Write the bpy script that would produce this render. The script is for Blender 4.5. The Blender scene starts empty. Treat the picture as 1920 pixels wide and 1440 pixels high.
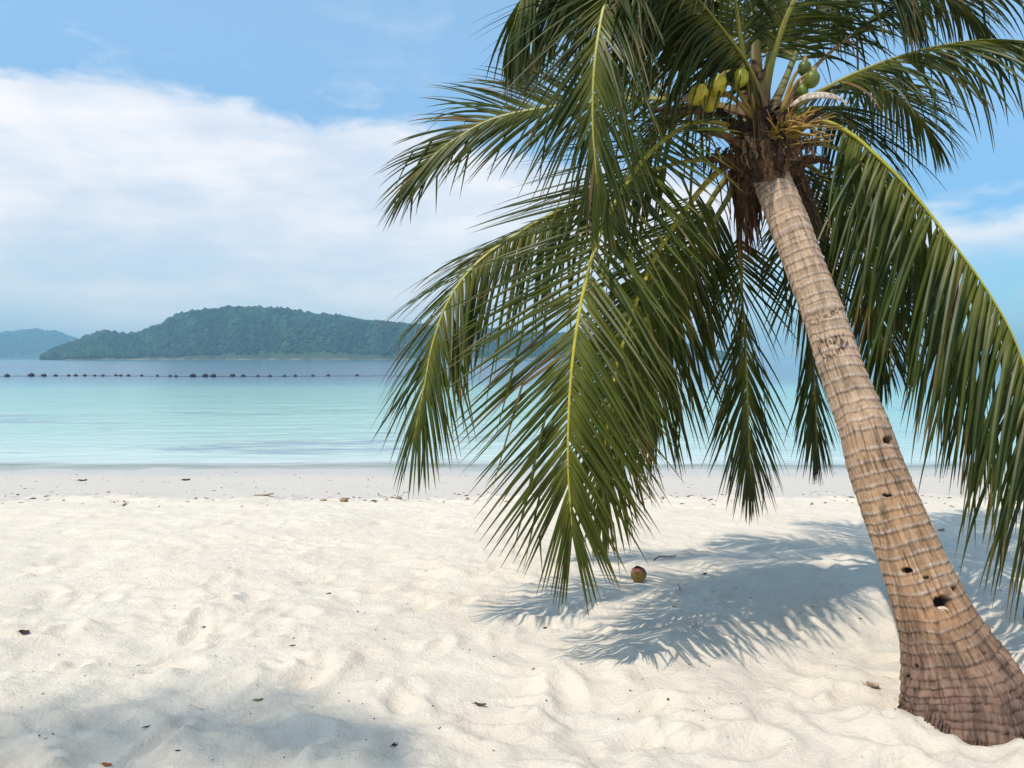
import bpy, math, random
import numpy as np
from mathutils import Vector

random.seed(7)
rng = np.random.default_rng(11)
S = bpy.context.scene
COL = S.collection

# ------------------------------------------------------------------ camera
F = 1507.0            # focal length in pixels of the 1920 x 1440 photograph
EYE = 1.6
HORIZON = 672.0
cam_d = bpy.data.cameras.new('camera')
cam = bpy.data.objects.new('camera', cam_d)
COL.objects.link(cam)
cam_d.sensor_width = 36.0
cam_d.lens = F / 1920.0 * 36.0
cam_d.shift_y = -(720.0 - HORIZON) / 1920.0
cam_d.clip_start = 0.05
cam_d.clip_end = 30000.0
cam.location = (0, 0, EYE)
cam.rotation_euler = (math.radians(90), 0, 0)
S.camera = cam

# ------------------------------------------------------------------ light
SUN = Vector((-0.46, -0.42, 1.0)).normalized()      # towards the sun: high, behind the viewer, a little left
sun_el = math.asin(SUN.z)
sun_az = math.atan2(SUN.x, SUN.y)
ld = bpy.data.lights.new('sun', 'SUN')
ld.energy = 2.5
ld.angle = math.radians(0.6)
ld.color = (1.0, 0.93, 0.83)
lo = bpy.data.objects.new('sun', ld)
COL.objects.link(lo)
lo.rotation_euler = (-SUN).to_track_quat('-Z', 'Y').to_euler()

S.view_settings.view_transform = 'Standard'
S.view_settings.look = 'None'
S.view_settings.exposure = 0.72
S.view_settings.gamma = 1.0
S.cycles.use_denoising = True
S.cycles.volume_bounces = 0
S.cycles.max_bounces = 8
S.cycles.transparent_max_bounces = 8


class NT:
    """small helper round a node tree"""
    def __init__(self, tree):
        self.t = tree
        self.n = tree.nodes
        self.l = tree.links

    def node(self, kind, **kw):
        nd = self.n.new(kind)
        for k, v in kw.items():
            setattr(nd, k, v)
        return nd

    def put(self, sock, v):
        if isinstance(v, bpy.types.NodeSocket):
            self.l.new(v, sock)
        elif v is not None:
            sock.default_value = v

    def math(self, op, a, b=None, c=None, clamp=False):
        nd = self.node('ShaderNodeMath', operation=op, use_clamp=clamp)
        self.put(nd.inputs[0], a)
        if b is not None:
            self.put(nd.inputs[1], b)
        if c is not None:
            self.put(nd.inputs[2], c)
        return nd.outputs[0]

    def mapr(self, v, a, b, c=0.0, d=1.0, smooth=True):
        nd = self.node('ShaderNodeMapRange')
        nd.interpolation_type = 'SMOOTHSTEP' if smooth else 'LINEAR'
        self.put(nd.inputs[0], v)
        for i, x in enumerate((a, b, c, d)):
            self.put(nd.inputs[1 + i], x)
        return nd.outputs[0]

    def mix(self, f, a, b, blend='MIX'):
        nd = self.node('ShaderNodeMix', data_type='RGBA', blend_type=blend)
        self.put(nd.inputs[0], f)
        self.put(nd.inputs[6], a)
        self.put(nd.inputs[7], b)
        return nd.outputs[2]

    def noise(self, vec, scale, detail=4.0, rough=0.55, dist=0.0):
        nd = self.node('ShaderNodeTexNoise')
        if vec is not None:
            self.l.new(vec, nd.inputs['Vector'])
        nd.inputs['Scale'].default_value = scale
        nd.inputs['Detail'].default_value = detail
        nd.inputs['Roughness'].default_value = rough
        nd.inputs['Distortion'].default_value = dist
        return nd.outputs[0]

    def mapping(self, vec, scale=(1, 1, 1), loc=(0, 0, 0)):
        nd = self.node('ShaderNodeMapping')
        self.l.new(vec, nd.inputs[0])
        nd.inputs['Scale'].default_value = scale
        nd.inputs['Location'].default_value = loc
        return nd.outputs[0]

    def ramp(self, f, stops, interp='LINEAR'):
        nd = self.node('ShaderNodeValToRGB')
        cr = nd.color_ramp
        cr.interpolation = interp
        while len(cr.elements) < len(stops):
            cr.elements.new(0.5)
        for e, (p, c) in zip(cr.elements, stops):
            e.position = p
            e.color = (*c, 1.0)
        self.put(nd.inputs[0], f)
        return nd.outputs[0]

    def bump(self, h, strength, dist, normal=None):
        nd = self.node('ShaderNodeBump')
        nd.inputs['Strength'].default_value = strength
        nd.inputs['Distance'].default_value = dist
        self.l.new(h, nd.inputs['Height'])
        if normal is not None:
            self.l.new(normal, nd.inputs['Normal'])
        return nd.outputs[0]


# ------------------------------------------------------------------ sky
W = bpy.data.worlds.new('World')
S.world = W
W.use_nodes = True
nt = NT(W.node_tree)
nt.n.clear()
w_out = nt.node('ShaderNodeOutputWorld')
w_bg = nt.node('ShaderNodeBackground')
nt.l.new(w_bg.outputs[0], w_out.inputs[0])
w_bg.inputs[1].default_value = 0.15
sky = nt.node('ShaderNodeTexSky')
sky.sky_type = 'NISHITA'
sky.sun_disc = False
sky.sun_elevation = sun_el
sky.sun_rotation = sun_az
sky.altitude = 0.0
sky.air_density = 1.0
sky.dust_density = 0.6
sky.ozone_density = 2.0
skyc = nt.node('ShaderNodeHueSaturation')
skyc.inputs['Saturation'].default_value = 1.12
skyc.inputs['Value'].default_value = 1.15
nt.l.new(sky.outputs[0], skyc.inputs['Color'])
tc = nt.node('ShaderNodeTexCoord')
sep = nt.node('ShaderNodeSeparateXYZ')
nt.l.new(tc.outputs['Generated'], sep.inputs[0])
el = nt.math('ARCSINE', sep.outputs[2])
az = nt.math('ARCTAN2', sep.outputs[0], sep.outputs[1])
# top of a cloud bank that lies all round the horizon and rises and sinks along it
edge = nt.math('MULTIPLY_ADD', nt.math('SINE', nt.math('MULTIPLY_ADD', az, 2.0, -0.6)), -0.095, 0.212)
cvec = nt.mapping(tc.outputs['Generated'], (1.0, 1.0, 2.6), (3.1, 0.4, 0.7))
n_big = nt.noise(cvec, 3.2, 5.0, 0.5)
n_fine = nt.noise(cvec, 11.0, 8.0, 0.62, 0.4)
n_soft = nt.noise(nt.mapping(tc.outputs['Generated'], (1.0, 1.0, 3.5), (0.3, 7.0, 1.0)), 5.0, 5.0, 0.55)
below = nt.math('SUBTRACT', edge, el)
below = nt.math('ADD', below, nt.math('MULTIPLY_ADD', n_big, 0.05, -0.025))
below = nt.math('ADD', below, nt.math('MULTIPLY_ADD', n_fine, 0.070, -0.035))
body = nt.mapr(below, -0.006, 0.030)
thick = nt.math('MULTIPLY', nt.math('MAXIMUM', nt.math('SUBTRACT', edge, 0.10), 0.03), 1.0)
fade = nt.math('SUBTRACT', 1.0, nt.math('MULTIPLY', nt.mapr(nt.math('DIVIDE', below, thick), 0.2, 1.0), nt.mapr(edge, 0.15, 0.28, 0.80, 0.06)))
patch = nt.math('MULTIPLY', nt.mapr(n_soft, 0.32, 0.66, 0.70, 1.0), nt.mapr(n_fine, 0.30, 0.60, 0.86, 1.0))
cloud = nt.math('MULTIPLY', nt.math('MULTIPLY', body, fade), patch)
# thin veil just above the bank
veil = nt.math('MULTIPLY', nt.mapr(below, -0.10, 0.02), nt.mapr(n_fine, 0.45, 0.75))
cloud = nt.math('MAXIMUM', cloud, nt.math('MULTIPLY', veil, 0.35), clamp=True)
cloud = nt.math('MULTIPLY', cloud, nt.mapr(el, -0.12, -0.03))
ccol = nt.ramp(n_soft, [(0.3, (4.0, 3.98, 4.1)), (0.7, (4.4, 4.28, 4.3))])
n_wisp = nt.noise(nt.mapping(tc.outputs['Generated'], (1.0, 1.0, 2.0), (1.2, 8.7, 3.2)), 2.4, 7.0, 0.58, 0.8)
wisp = nt.mapr(n_wisp, 0.58, 0.80, 0.07, 0.45)      # thin broken cloud over the whole sky
cloud = nt.math('MAXIMUM', cloud, wisp)
blue = nt.mix(1.0, skyc.outputs[0], nt.mix(nt.mapr(el, 0.08, 0.46), (0.22, 0.41, 0.51, 1.0), (0.86, 0.94, 0.82, 1.0)), 'MULTIPLY')
nt.l.new(nt.mix(cloud, blue, ccol), w_bg.inputs[0])


# ------------------------------------------------------------------ helpers
def at(px, py, d):
    """point seen at a pixel of the photograph, d metres in front of the viewer"""
    return np.array(((px - 960.0) / F * d, d, EYE - (py - HORIZON) / F * d))


def new_mat(name):
    m = bpy.data.materials.new(name)
    m.use_nodes = True
    t = NT(m.node_tree)
    t.n.clear()
    out = t.node('ShaderNodeOutputMaterial')
    return m, t, out


def principled(t, out, color, rough=0.6, spec=0.5, normal=None):
    b = t.node('ShaderNodeBsdfPrincipled')
    t.put(b.inputs['Base Color'], color if isinstance(color, bpy.types.NodeSocket) else (*color, 1.0))
    t.put(b.inputs['Roughness'], rough)
    t.put(b.inputs['Specular IOR Level'], spec)
    if normal is not None:
        t.l.new(normal, b.inputs['Normal'])
    t.l.new(b.outputs[0], out.inputs[0])
    return b


def mesh_obj(name, verts, faces, mat, parent=None, smooth=True, colors=None):
    me = bpy.data.meshes.new(name)
    verts = np.asarray(verts, dtype=np.float32)
    if isinstance(faces, np.ndarray):
        k = faces.shape[1]
        me.vertices.add(len(verts))
        me.vertices.foreach_set('co', verts.ravel())
        me.loops.add(faces.size)
        me.loops.foreach_set('vertex_index', faces.astype(np.int32).ravel())
        me.polygons.add(len(faces))
        me.polygons.foreach_set('loop_start', np.arange(0, faces.size, k, dtype=np.int32))
        me.update(calc_edges=True)
    else:
        me.from_pydata(verts.tolist(), [], faces)
        me.update()
    me.polygons.foreach_set('use_smooth', np.full(len(me.polygons), smooth))
    if colors is not None:
        ca = me.color_attributes.new('tint', 'FLOAT_COLOR', 'POINT')
        c = np.ones((len(verts), 4), np.float32)
        c[:, :3] = colors
        ca.data.foreach_set('color', c.ravel())
    if mat is not None:
        me.materials.append(mat)
    o = bpy.data.objects.new(name, me)
    COL.objects.link(o)
    if parent is not None:
        o.parent = parent
    return o


def tag(o, label=None, cat=None, group=None, kind=None):
    if label:
        o['label'] = label
    if cat:
        o['category'] = cat
    if group:
        o['group'] = group
    if kind:
        o['kind'] = kind
    return o


_tab = rng.random((512, 512)).astype(np.float64)


def vnoise(x, y):
    xi = np.floor(x).astype(int)
    yi = np.floor(y).astype(int)
    fx = x - xi
    fy = y - yi
    fx = fx * fx * fx * (fx * (fx * 6 - 15) + 10)
    fy = fy * fy * fy * (fy * (fy * 6 - 15) + 10)
    a = _tab[xi & 511, yi & 511]
    b = _tab[(xi + 1) & 511, yi & 511]
    c = _tab[xi & 511, (yi + 1) & 511]
    d = _tab[(xi + 1) & 511, (yi + 1) & 511]
    return (a + (b - a) * fx) * (1 - fy) + (c + (d - c) * fx) * fy - 0.5


def fbm(x, y, octaves=4, gain=0.5):
    s = 0.0
    a = 1.0
    for i in range(octaves):
        s = s + a * vnoise(x * 2 ** i + 17.3 * i, y * 2 ** i + 41.7 * i)
        a *= gain
    return s


def sstep(v, a, b):
    t = np.clip((v - a) / (b - a), 0, 1)
    return t * t * (3 - 2 * t)


def catmull(pts, n):
    pts = np.asarray(pts, float)
    p = np.vstack([2 * pts[0] - pts[1], pts, 2 * pts[-1] - pts[-2]])
    out = []
    for i in range(1, len(p) - 2):
        for t in np.linspace(0, 1, 40, endpoint=False):
            a, b, c, d = p[i - 1], p[i], p[i + 1], p[i + 2]
            out.append(0.5 * ((2 * b) + (-a + c) * t + (2 * a - 5 * b + 4 * c - d) * t ** 2 + (-a + 3 * b - 3 * c + d) * t ** 3))
    out.append(p[-2])
    out = np.array(out)
    s = np.concatenate([[0], np.cumsum(np.linalg.norm(np.diff(out[:, :3], axis=0), axis=1))])
    q = np.linspace(0, s[-1], n)
    return np.stack([np.interp(q, s, out[:, k]) for k in range(out.shape[1])], 1), s[-1]


def unit(v):
    return v / (np.linalg.norm(v, axis=-1, keepdims=True) + 1e-9)


def tube(path, rad, sides=8, flat=None, cap=True):
    """tube round a polyline; rad per point; returns verts, faces"""
    path = np.asarray(path, float)
    n = len(path)
    rad = np.broadcast_to(np.asarray(rad, float), (n,))
    T = unit(np.gradient(path, axis=0))
    ref = np.array((0, 0, 1.0)) if abs(T[0, 2]) < 0.9 else np.array((1.0, 0, 0))
    V = []
    A = unit(ref - T[0] * (ref @ T[0]))
    for i in range(n):
        A = unit(A - T[i] * (A @ T[i]))
        B = np.cross(T[i], A)
        for k in range(sides):
            a = 2 * math.pi * k / sides
            V.append(path[i] + rad[i] * (A * math.cos(a) * (flat or 1.0) + B * math.sin(a)))
    Fc = []
    for i in range(n - 1):
        for k in range(sides):
            k2 = (k + 1) % sides
            Fc.append((i * sides + k, i * sides + k2, (i + 1) * sides + k2, (i + 1) * sides + k))
    if cap:
        Fc.append(tuple(range(sides))[::-1])
        Fc.append(tuple((n - 1) * sides + k for k in range(sides)))
    return V, Fc


# ------------------------------------------------------------------ ground: one sheet from behind the viewer to under the sea
SEA = -0.5


def graded(segments):
    out = [segments[0][0]]
    for a, b, s0, s1 in segments:
        x = a
        while x < b - 1e-6:
            t = (x - a) / (b - a)
            x += s0 + (s1 - s0) * t
            out.append(min(x, b))
    return np.unique(np.round(np.array(out), 5))


side = graded([(0, 3.2, 0.018, 0.018), (3.2, 9, 0.03, 0.06), (9, 30, 0.1, 1.5), (30, 400, 3, 60), (400, 4400, 150, 900)])
gx = np.unique(np.concatenate([-side, side]))
gy = graded([(-60, -6, 8, 2), (-6, 1.8, 0.6, 0.05), (1.8, 6, 0.013, 0.025), (6, 18, 0.025, 0.06), (18, 60, 0.3, 3), (60, 400, 6, 60), (400, 4400, 150, 900)])
GX, GY = np.meshgrid(gx, gy)
near = 1 - sstep(GY, 10.5, 12.5)
base = np.interp(GY, [-60, 0, 6.5, 8.5, 10.8, 15.2, 22, 60, 200, 4400], [1.2, 0.0, 0.0, -0.07, -0.30, -0.5, -0.85, -2.2, -3.6, -3.8])
GZ = base.copy()
fade_far = 1 - sstep(GY, 15, 25)
GZ += fade_far * near * (0.055 * fbm(GX * 0.9 + 3, GY * 1.1, 3) + 0.040 * fbm(GX * 3.1, GY * 3.8 + 9, 3, 0.45) * (0.35 + 0.65 * (1 - sstep(GY, 3.5, 7.5))))
GZ += fade_far * near * (0.014 * fbm(GX * 8 + 50, GY * 11 + 4, 3) + 0.006 * fbm(GX * 26 + 5, GY * 30 + 4, 2))
GZ += fade_far * (1 - near) * 0.020 * fbm(GX * 1.5, GY * 1.2 + 30, 4)
# the low step in the sand where the last tide stopped
GZ += 0.05 * fade_far * np.exp(-((GY - 10.8 - 0.5 * fbm(GX * 0.5, GX * 0 + 3, 3)) / 0.35) ** 2) * (0.6 + 1.2 * fbm(GX * 4, GY * 6, 3))


def stamp(cx, cy, fn, r):
    i0, i1 = np.searchsorted(gy, [cy - r, cy + r])
    j0, j1 = np.searchsorted(gx, [cx - r, cx + r])
    if i1 > i0 and j1 > j0:
        GZ[i0:i1, j0:j1] += fn(GX[i0:i1, j0:j1] - cx, GY[i0:i1, j0:j1] - cy)


# trampled sand: worn footprints with soft rims
for k in range(1500):
    cy = 1.9 + 8.6 * rng.random() ** 1.25
    cx = (rng.random() - 0.5) * (4.0 + 1.7 * cy)
    ang = rng.normal(0.5, 0.9)
    ln, wd = rng.uniform(0.09, 0.19), rng.uniform(0.05, 0.10)
    dep = rng.uniform(0.008, 0.030) * np.interp(cy, [2, 4, 6, 9], [1.05, 0.95, 0.5, 0.35])
    ca, sa = math.cos(ang), math.sin(ang)

    def foot(dx, dy):
        u = (dx * ca + dy * sa) / ln
        v = (-dx * sa + dy * ca) / wd
        q = np.sqrt(u * u + v * v)
        return -dep * np.exp(-(q ** 3.0)) + 0.55 * dep * np.exp(-((q - 1.35) / 0.38) ** 2) * (1 + 0.6 * u)
    stamp(cx, cy, foot, 0.42)
# drift of sand round the foot of the palm
stamp(1.98, 3.45, lambda dx, dy: 0.05 * np.exp(-((dx - 0.22) ** 2 + (dy + 0.18) ** 2) / 0.10 ** 2) + 0.04 * np.exp(-((dx + 0.02) ** 2 + (dy + 0.40) ** 2) / 0.16 ** 2) + 0.05 * np.exp(-((dx + 0.38) ** 2 + (dy - 0.0) ** 2) / 0.14 ** 2), 0.8)

for k in range(26):
    th = rng.uniform(math.pi * 0.85, math.pi * 2.15)
    cx, cy = 2.02 + 0.34 * math.cos(th), 3.52 + 0.34 * math.sin(th)
    hh, ww = rng.uniform(-0.012, 0.030), rng.uniform(0.03, 0.075)
    stamp(cx, cy, lambda dx, dy: hh * np.exp(-(dx * dx + dy * dy) / ww ** 2), 0.25)


def ground_z(x, y):
    i = int(np.clip(np.searchsorted(gy, y) - 1, 0, len(gy) - 2))
    j = int(np.clip(np.searchsorted(gx, x) - 1, 0, len(gx) - 2))
    ty = (y - gy[i]) / (gy[i + 1] - gy[i])
    tx = (x - gx[j]) / (gx[j + 1] - gx[j])
    return float((GZ[i, j] * (1 - tx) + GZ[i, j + 1] * tx) * (1 - ty) + (GZ[i + 1, j] * (1 - tx) + GZ[i + 1, j + 1] * tx) * ty)


def on_ground(px, py):
    """the ground point seen at a pixel"""
    d = 2.0
    for _ in range(4000):
        p = at(px, py, d)
        if p[2] <= ground_z(p[0], p[1]):
            break
        d += 0.004 * d
    return np.array((p[0], p[1], ground_z(p[0], p[1])))


m_sand, t, o = new_mat('coral_sand')
geo = t.node('ShaderNodeNewGeometry')
pos = geo.outputs['Position']
sp = t.node('ShaderNodeSeparateXYZ')
t.l.new(pos, sp.inputs[0])
n1 = t.noise(pos, 1.6, 5.0, 0.6)
n2 = t.noise(pos, 22.0, 6.0, 0.65)
n3 = t.noise(pos, 260.0, 3.0, 0.7)
dry = t.ramp(n1, [(0.3, (0.735, 0.63, 0.50)), (0.7, (0.805, 0.71, 0.575))])
dry = t.mix(t.mapr(n2, 0.35, 0.75, 0.0, 0.35), dry, (0.66, 0.57, 0.46, 1))
dry = t.mix(t.mapr(n3, 0.58, 0.75, 0.0, 0.45), dry, (0.45, 0.38, 0.30, 1))
edge_n = t.noise(t.mapping(pos, (0.5, 1.2, 1.0)), 1.0, 5.0, 0.6)
yy = t.math('ADD', sp.outputs[1], t.math('MULTIPLY_ADD', edge_n, 2.4, -1.2))
wetf = t.mapr(yy, 10.3, 11.0)
damp = t.mix(t.mapr(n2, 0.4, 0.7, 0.0, 0.6), (0.62, 0.555, 0.48, 1), (0.55, 0.48, 0.40, 1))
wet = t.mapr(t.math('ADD', sp.outputs[1], t.math('MULTIPLY', edge_n, 0.8)), 13.6, 15.3)
damp = t.mix(wet, damp, (0.54, 0.50, 0.45, 1))
scol = t.mix(wetf, dry, damp)
bm = t.bump(t.noise(pos, 38.0, 7.0, 0.7), 0.8, 0.025)
bm = t.bump(n3, 0.5, 0.004, bm)
rough = t.mapr(wet, 0.0, 1.0, 0.95, 0.45)
principled(t, o, scol, rough, 0.25, bm)

nr, nc = GX.shape
idx = np.arange(nr * nc).reshape(nr, nc)
gf = np.stack([idx[:-1, :-1], idx[:-1, 1:], idx[1:, 1:], idx[1:, :-1]], -1).reshape(-1, 4)
beach = mesh_obj('beach_sand', np.stack([GX, GY, GZ], -1).reshape(-1, 3), gf, m_sand)
tag(beach, kind='structure')

# ------------------------------------------------------------------ sea
m_sea, t, o = new_mat('sea_water')
geo = t.node('ShaderNodeNewGeometry')
pos = geo.outputs['Position']
sp = t.node('ShaderNodeSeparateXYZ')
t.l.new(pos, sp.inputs[0])
dist = t.math('ADD', sp.outputs[1], t.math('MULTIPLY', t.math('MULTIPLY_ADD', t.noise(t.mapping(pos, (0.02, 0.10, 1)), 1.0, 4.0), 1.0, -0.5), t.math('MULTIPLY', sp.outputs[1], 0.5)))
lg = t.math('LOGARITHM', t.math('MAXIMUM', dist, 1.0), 10.0)
lgn = t.mapr(lg, 1.15, 3.0, smooth=False)
# log10: 15 m 1.18, 25 m 1.40, 45 m 1.65, 75 m 1.875, 200 m 2.3, 500 m 2.7
wc = t.ramp(lgn, [(0.0, (0.62, 0.63, 0.56)), (0.05, (0.50, 0.60, 0.54)), (0.12, (0.34, 0.54, 0.465)), (0.22, (0.25, 0.49, 0.415)), (0.31, (0.19, 0.43, 0.39)),
                  (0.365, (0.09, 0.29, 0.33)), (0.42, (0.045, 0.13, 0.22)), (0.62, (0.05, 0.14, 0.23)), (0.85, (0.06, 0.20, 0.28))])
grass_n = t.noise(t.mapping(pos, (0.13, 0.34, 1), (4.3, 1.1, 0)), 1.0, 6.0, 0.65, 0.6)
grass = t.math('MULTIPLY', t.mapr(grass_n, 0.53, 0.66), t.math('MULTIPLY', t.mapr(dist, 16.5, 19.0), t.math('SUBTRACT', 1.0, t.mapr(dist, 32.0, 45.0))))
wc = t.mix(t.math('MULTIPLY', grass, 0.8), wc, (0.16, 0.24, 0.30, 1))
rip = t.noise(t.mapping(pos, (0.9, 2.6, 1)), 1.5, 6.0, 0.62, 0.5)
rip2 = t.noise(t.mapping(pos, (0.10, 0.45, 1)), 1.0, 4.0, 0.6)
bn = t.bump(rip, 0.30, 0.05)
bn = t.bump(rip2, 0.15, 0.3, bn)
b = t.node('ShaderNodeBsdfPrincipled')
t.l.new(wc, b.inputs['Base Color'])
b.inputs['Roughness'].default_value = 0.12
b.inputs['IOR'].default_value = 1.33
b.inputs['Specular IOR Level'].default_value = 0.27
t.l.new(bn, b.inputs['Normal'])
tr = t.node('ShaderNodeBsdfTransparent')
tr.inputs[0].default_value = (0.93, 0.99, 0.98, 1)
mx = t.node('ShaderNodeMixShader')
shore_n = t.noise(t.mapping(pos, (0.6, 1.0, 1)), 0.7, 4.0)
t.l.new(t.mapr(t.math('ADD', sp.outputs[1], t.math('MULTIPLY_ADD', shore_n, 1.6, -0.8)), 14.9, 16.6, 0.10, 1.0), mx.inputs[0])
t.l.new(tr.outputs[0], mx.inputs[1])
t.l.new(b.outputs[0], mx.inputs[2])
t.l.new(mx.outputs[0], o.inputs[0])
sx_side = graded([(0, 16, 0.12, 0.2), (16, 80, 0.4, 4), (80, 4400, 20, 700)])
sx = np.unique(np.concatenate([-sx_side, sx_side]))
sy = graded([(13.2, 26, 0.05, 0.12), (26, 90, 0.15, 1.2), (90, 500, 4, 60), (500, 4400, 120, 700)])
SX, SY = np.meshgrid(sx, sy)
SZ = SEA + (1 - sstep(SY, 40, 90)) * (0.012 * fbm(SX * 0.4, SY * 1.0, 3) + 0.007 * fbm(SX * 1.5 + 9, SY * 3.2, 3))
# a small wave running up at the edge
SZ += 0.014 * np.exp(-((SY - 15.55 - 0.35 * fbm(SX * 0.25, SX * 0 + 8, 3)) / 0.16) ** 2) * (0.7 + fbm(SX * 0.4, SX * 0 + 2, 2))
nr, nc = SX.shape
idx = np.arange(nr * nc).reshape(nr, nc)
sf = np.stack([idx[:-1, :-1], idx[:-1, 1:], idx[1:, 1:], idx[1:, :-1]], -1).reshape(-1, 4)
tag(mesh_obj('sea_water', np.stack([SX, SY, SZ], -1).reshape(-1, 3), sf, m_sea), kind='structure')

# ------------------------------------------------------------------ islands
ico_v = None


def ico(sub):
    """icosphere with 42 points as arrays"""
    import bmesh
    bm_ = bmesh.new()
    bmesh.ops.create_icosphere(bm_, subdivisions=sub, radius=1.0)
    v = np.array([x.co[:] for x in bm_.verts])
    f = np.array([[q.index for q in x.verts] for x in bm_.faces])
    bm_.free()
    return v, f


ICO_V, ICO_F = ico(2)
CROWN_V, CROWN_F = ico(1)


def island(name, label_forest, y0, y1, ridge_px, step, tree_r, n_trees, mat_ground, mat_leaf, seed):
    r = np.random.default_rng(seed)
    yr = y0 + (y1 - y0) * 0.45
    pxs = np.array([p[0] for p in ridge_px], float)
    hs = np.array([(HORIZON - p[1]) / F * yr + EYE for p in ridge_px]) - SEA - tree_r * 0.9
    hs[0] = hs[-1] = -3.0

    def height(u, v):
        # u: bearing as photo pixel, v: 0 front shore .. 1 back shore
        ridge = np.interp(u, pxs, hs)
        sh = np.sin(np.clip(v / 0.9, 0, 1) * math.pi) ** 0.75
        gul = fbm(u * 0.018 + seed, v * 3.0 + 5, 4)
        z = ridge * sh * (1 + 0.55 * gul * (1 - np.exp(-((v - 0.45) / 0.20) ** 2)))
        return z + SEA - 1.5 * (1 - sh)
    us = np.arange(pxs[0], pxs[-1] + step, step)
    vs = np.linspace(-0.02, 1.0, 60)
    U, V = np.meshgrid(us, vs)
    shore = 0.05 * fbm(U * 0.02, U * 0 + 4.0, 4)
    Vs = V + 0
    Y = y0 + (y1 - y0) * (V + shore)
    X = (U - 960) / F * Y
    Z = height(U, Vs)
    nr_, nc_ = U.shape
    ii = np.arange(nr_ * nc_).reshape(nr_, nc_)
    ff = np.stack([ii[:-1, :-1], ii[:-1, 1:], ii[1:, 1:], ii[1:, :-1]], -1).reshape(-1, 4)
    g = mesh_obj(name, np.stack([X, Y, Z], -1).reshape(-1, 3), ff, mat_ground)
    tag(g, kind='structure')
    # forest
    u = r.uniform(pxs[0], pxs[-1], n_trees * 2)
    v = r.uniform(0.02, 0.62, n_trees * 2) ** 1.0
    z = height(u, v)
    ok = z > SEA + 0.4
    u, v, z = u[ok][:n_trees], v[ok][:n_trees], z[ok][:n_trees]
    n = len(u)
    y = y0 + (y1 - y0) * (v + 0.05 * fbm(u * 0.02, u * 0 + 4.0, 4))
    x = (u - 960) / F * y
    rad = tree_r * r.uniform(0.5, 1.25, n) * np.where(r.random(n) < 0.10, 1.5, 1.0)
    jit = 1 + r.uniform(-0.28, 0.28, (n, len(CROWN_V), 1))
    vv = CROWN_V[None] * jit * rad[:, None, None] * np.array((1, 1, 0.95))
    vv = vv + np.stack([x, y, z + rad * 0.5], -1)[:, None, :]
    fcs = CROWN_F[None] + (np.arange(n) * len(CROWN_V))[:, None, None]
    tone = np.clip(0.5 + 0.9 * fbm(u * 0.05 + seed, v * 9.0, 3) + r.normal(0, 0.28, n), 0, 1.3)
    c0, c1 = np.array((0.008, 0.026, 0.016)), np.array((0.032, 0.072, 0.032))
    col = c0 + (c1 - c0) * (tone ** 1.6)[:, None]
    col = np.repeat(col, len(CROWN_V), 0)
    fo = mesh_obj('forest', vv.reshape(-1, 3), fcs.reshape(-1, 3), mat_leaf, smooth=False, colors=col)
    tag(fo, label_forest, 'forest', kind='stuff')


m_isl, t, o = new_mat('island_soil')
geo = t.node('ShaderNodeNewGeometry')
sp = t.node('ShaderNodeSeparateXYZ')
t.l.new(geo.outputs['Position'], sp.inputs[0])
nn = t.noise(geo.outputs['Position'], 0.05, 5.0, 0.6)
rock = t.ramp(nn, [(0.42, (0.07, 0.065, 0.055)), (0.72, (0.30, 0.26, 0.20))])
principled(t, o, t.mix(t.mapr(sp.outputs[2], 0.6, 2.0), rock, (0.05, 0.07, 0.03, 1)), 0.9, 0.2)
m_for, t, o = new_mat('forest_leaves')
vc = t.node('ShaderNodeVertexColor', layer_name='tint')
principled(t, o, vc.outputs[0], 0.75, 0.2)

island('island', 'dense green forest covering the large island', 1000, 1400,
       [(70, 674), (100, 658), (130, 646), (165, 634), (190, 622), (215, 626), (240, 630), (270, 622), (300, 612), (330, 592), (380, 583),
        (430, 579), (480, 577), (530, 581), (580, 590), (640, 597), (700, 605), (765, 612), (850, 616), (940, 621),
        (1050, 628), (1150, 636), (1250, 645), (1330, 656), (1390, 674)],
       6, 2.9, 24000, m_isl, m_for, 3)
island('island', 'pale hazy forest on the farther island at the left edge', 2700, 3500,
       [(-330, 674), (-250, 655), (-150, 640), (-80, 628), (-20, 630), (30, 622), (70, 618), (100, 624), (130, 632), (170, 646), (230, 660), (300, 674)],
       6, 6.5, 5000, m_isl, m_for, 5)

# ------------------------------------------------------------------ palm: materials
m_leaf, t, o = new_mat('palm_leaflet')
vc = t.node('ShaderNodeVertexColor', layer_name='tint')
geo = t.node('ShaderNodeNewGeometry')
ln_ = t.noise(geo.outputs['Position'], 30.0, 3.0)
lc = t.mix(t.mapr(ln_, 0.3, 0.75, 0.0, 0.5), vc.outputs[0], t.mix(1.0, vc.outputs[0], (0.62, 0.66, 0.5, 1), 'MULTIPLY'))
pb = t.node('ShaderNodeBsdfPrincipled')
t.l.new(lc, pb.inputs['Base Color'])
pb.inputs['Roughness'].default_value = 0.40
pb.inputs['Specular IOR Level'].default_value = 0.20
tl = t.node('ShaderNodeBsdfTranslucent')
t.l.new(t.mix(1.0, lc, (1.5, 1.55, 0.5, 1), 'MULTIPLY'), tl.inputs[0])
mx = t.node('ShaderNodeMixShader')
mx.inputs[0].default_value = 0.28
t.l.new(pb.outputs[0], mx.inputs[1])
t.l.new(tl.outputs[0], mx.inputs[2])
t.l.new(mx.outputs[0], o.inputs[0])

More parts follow.
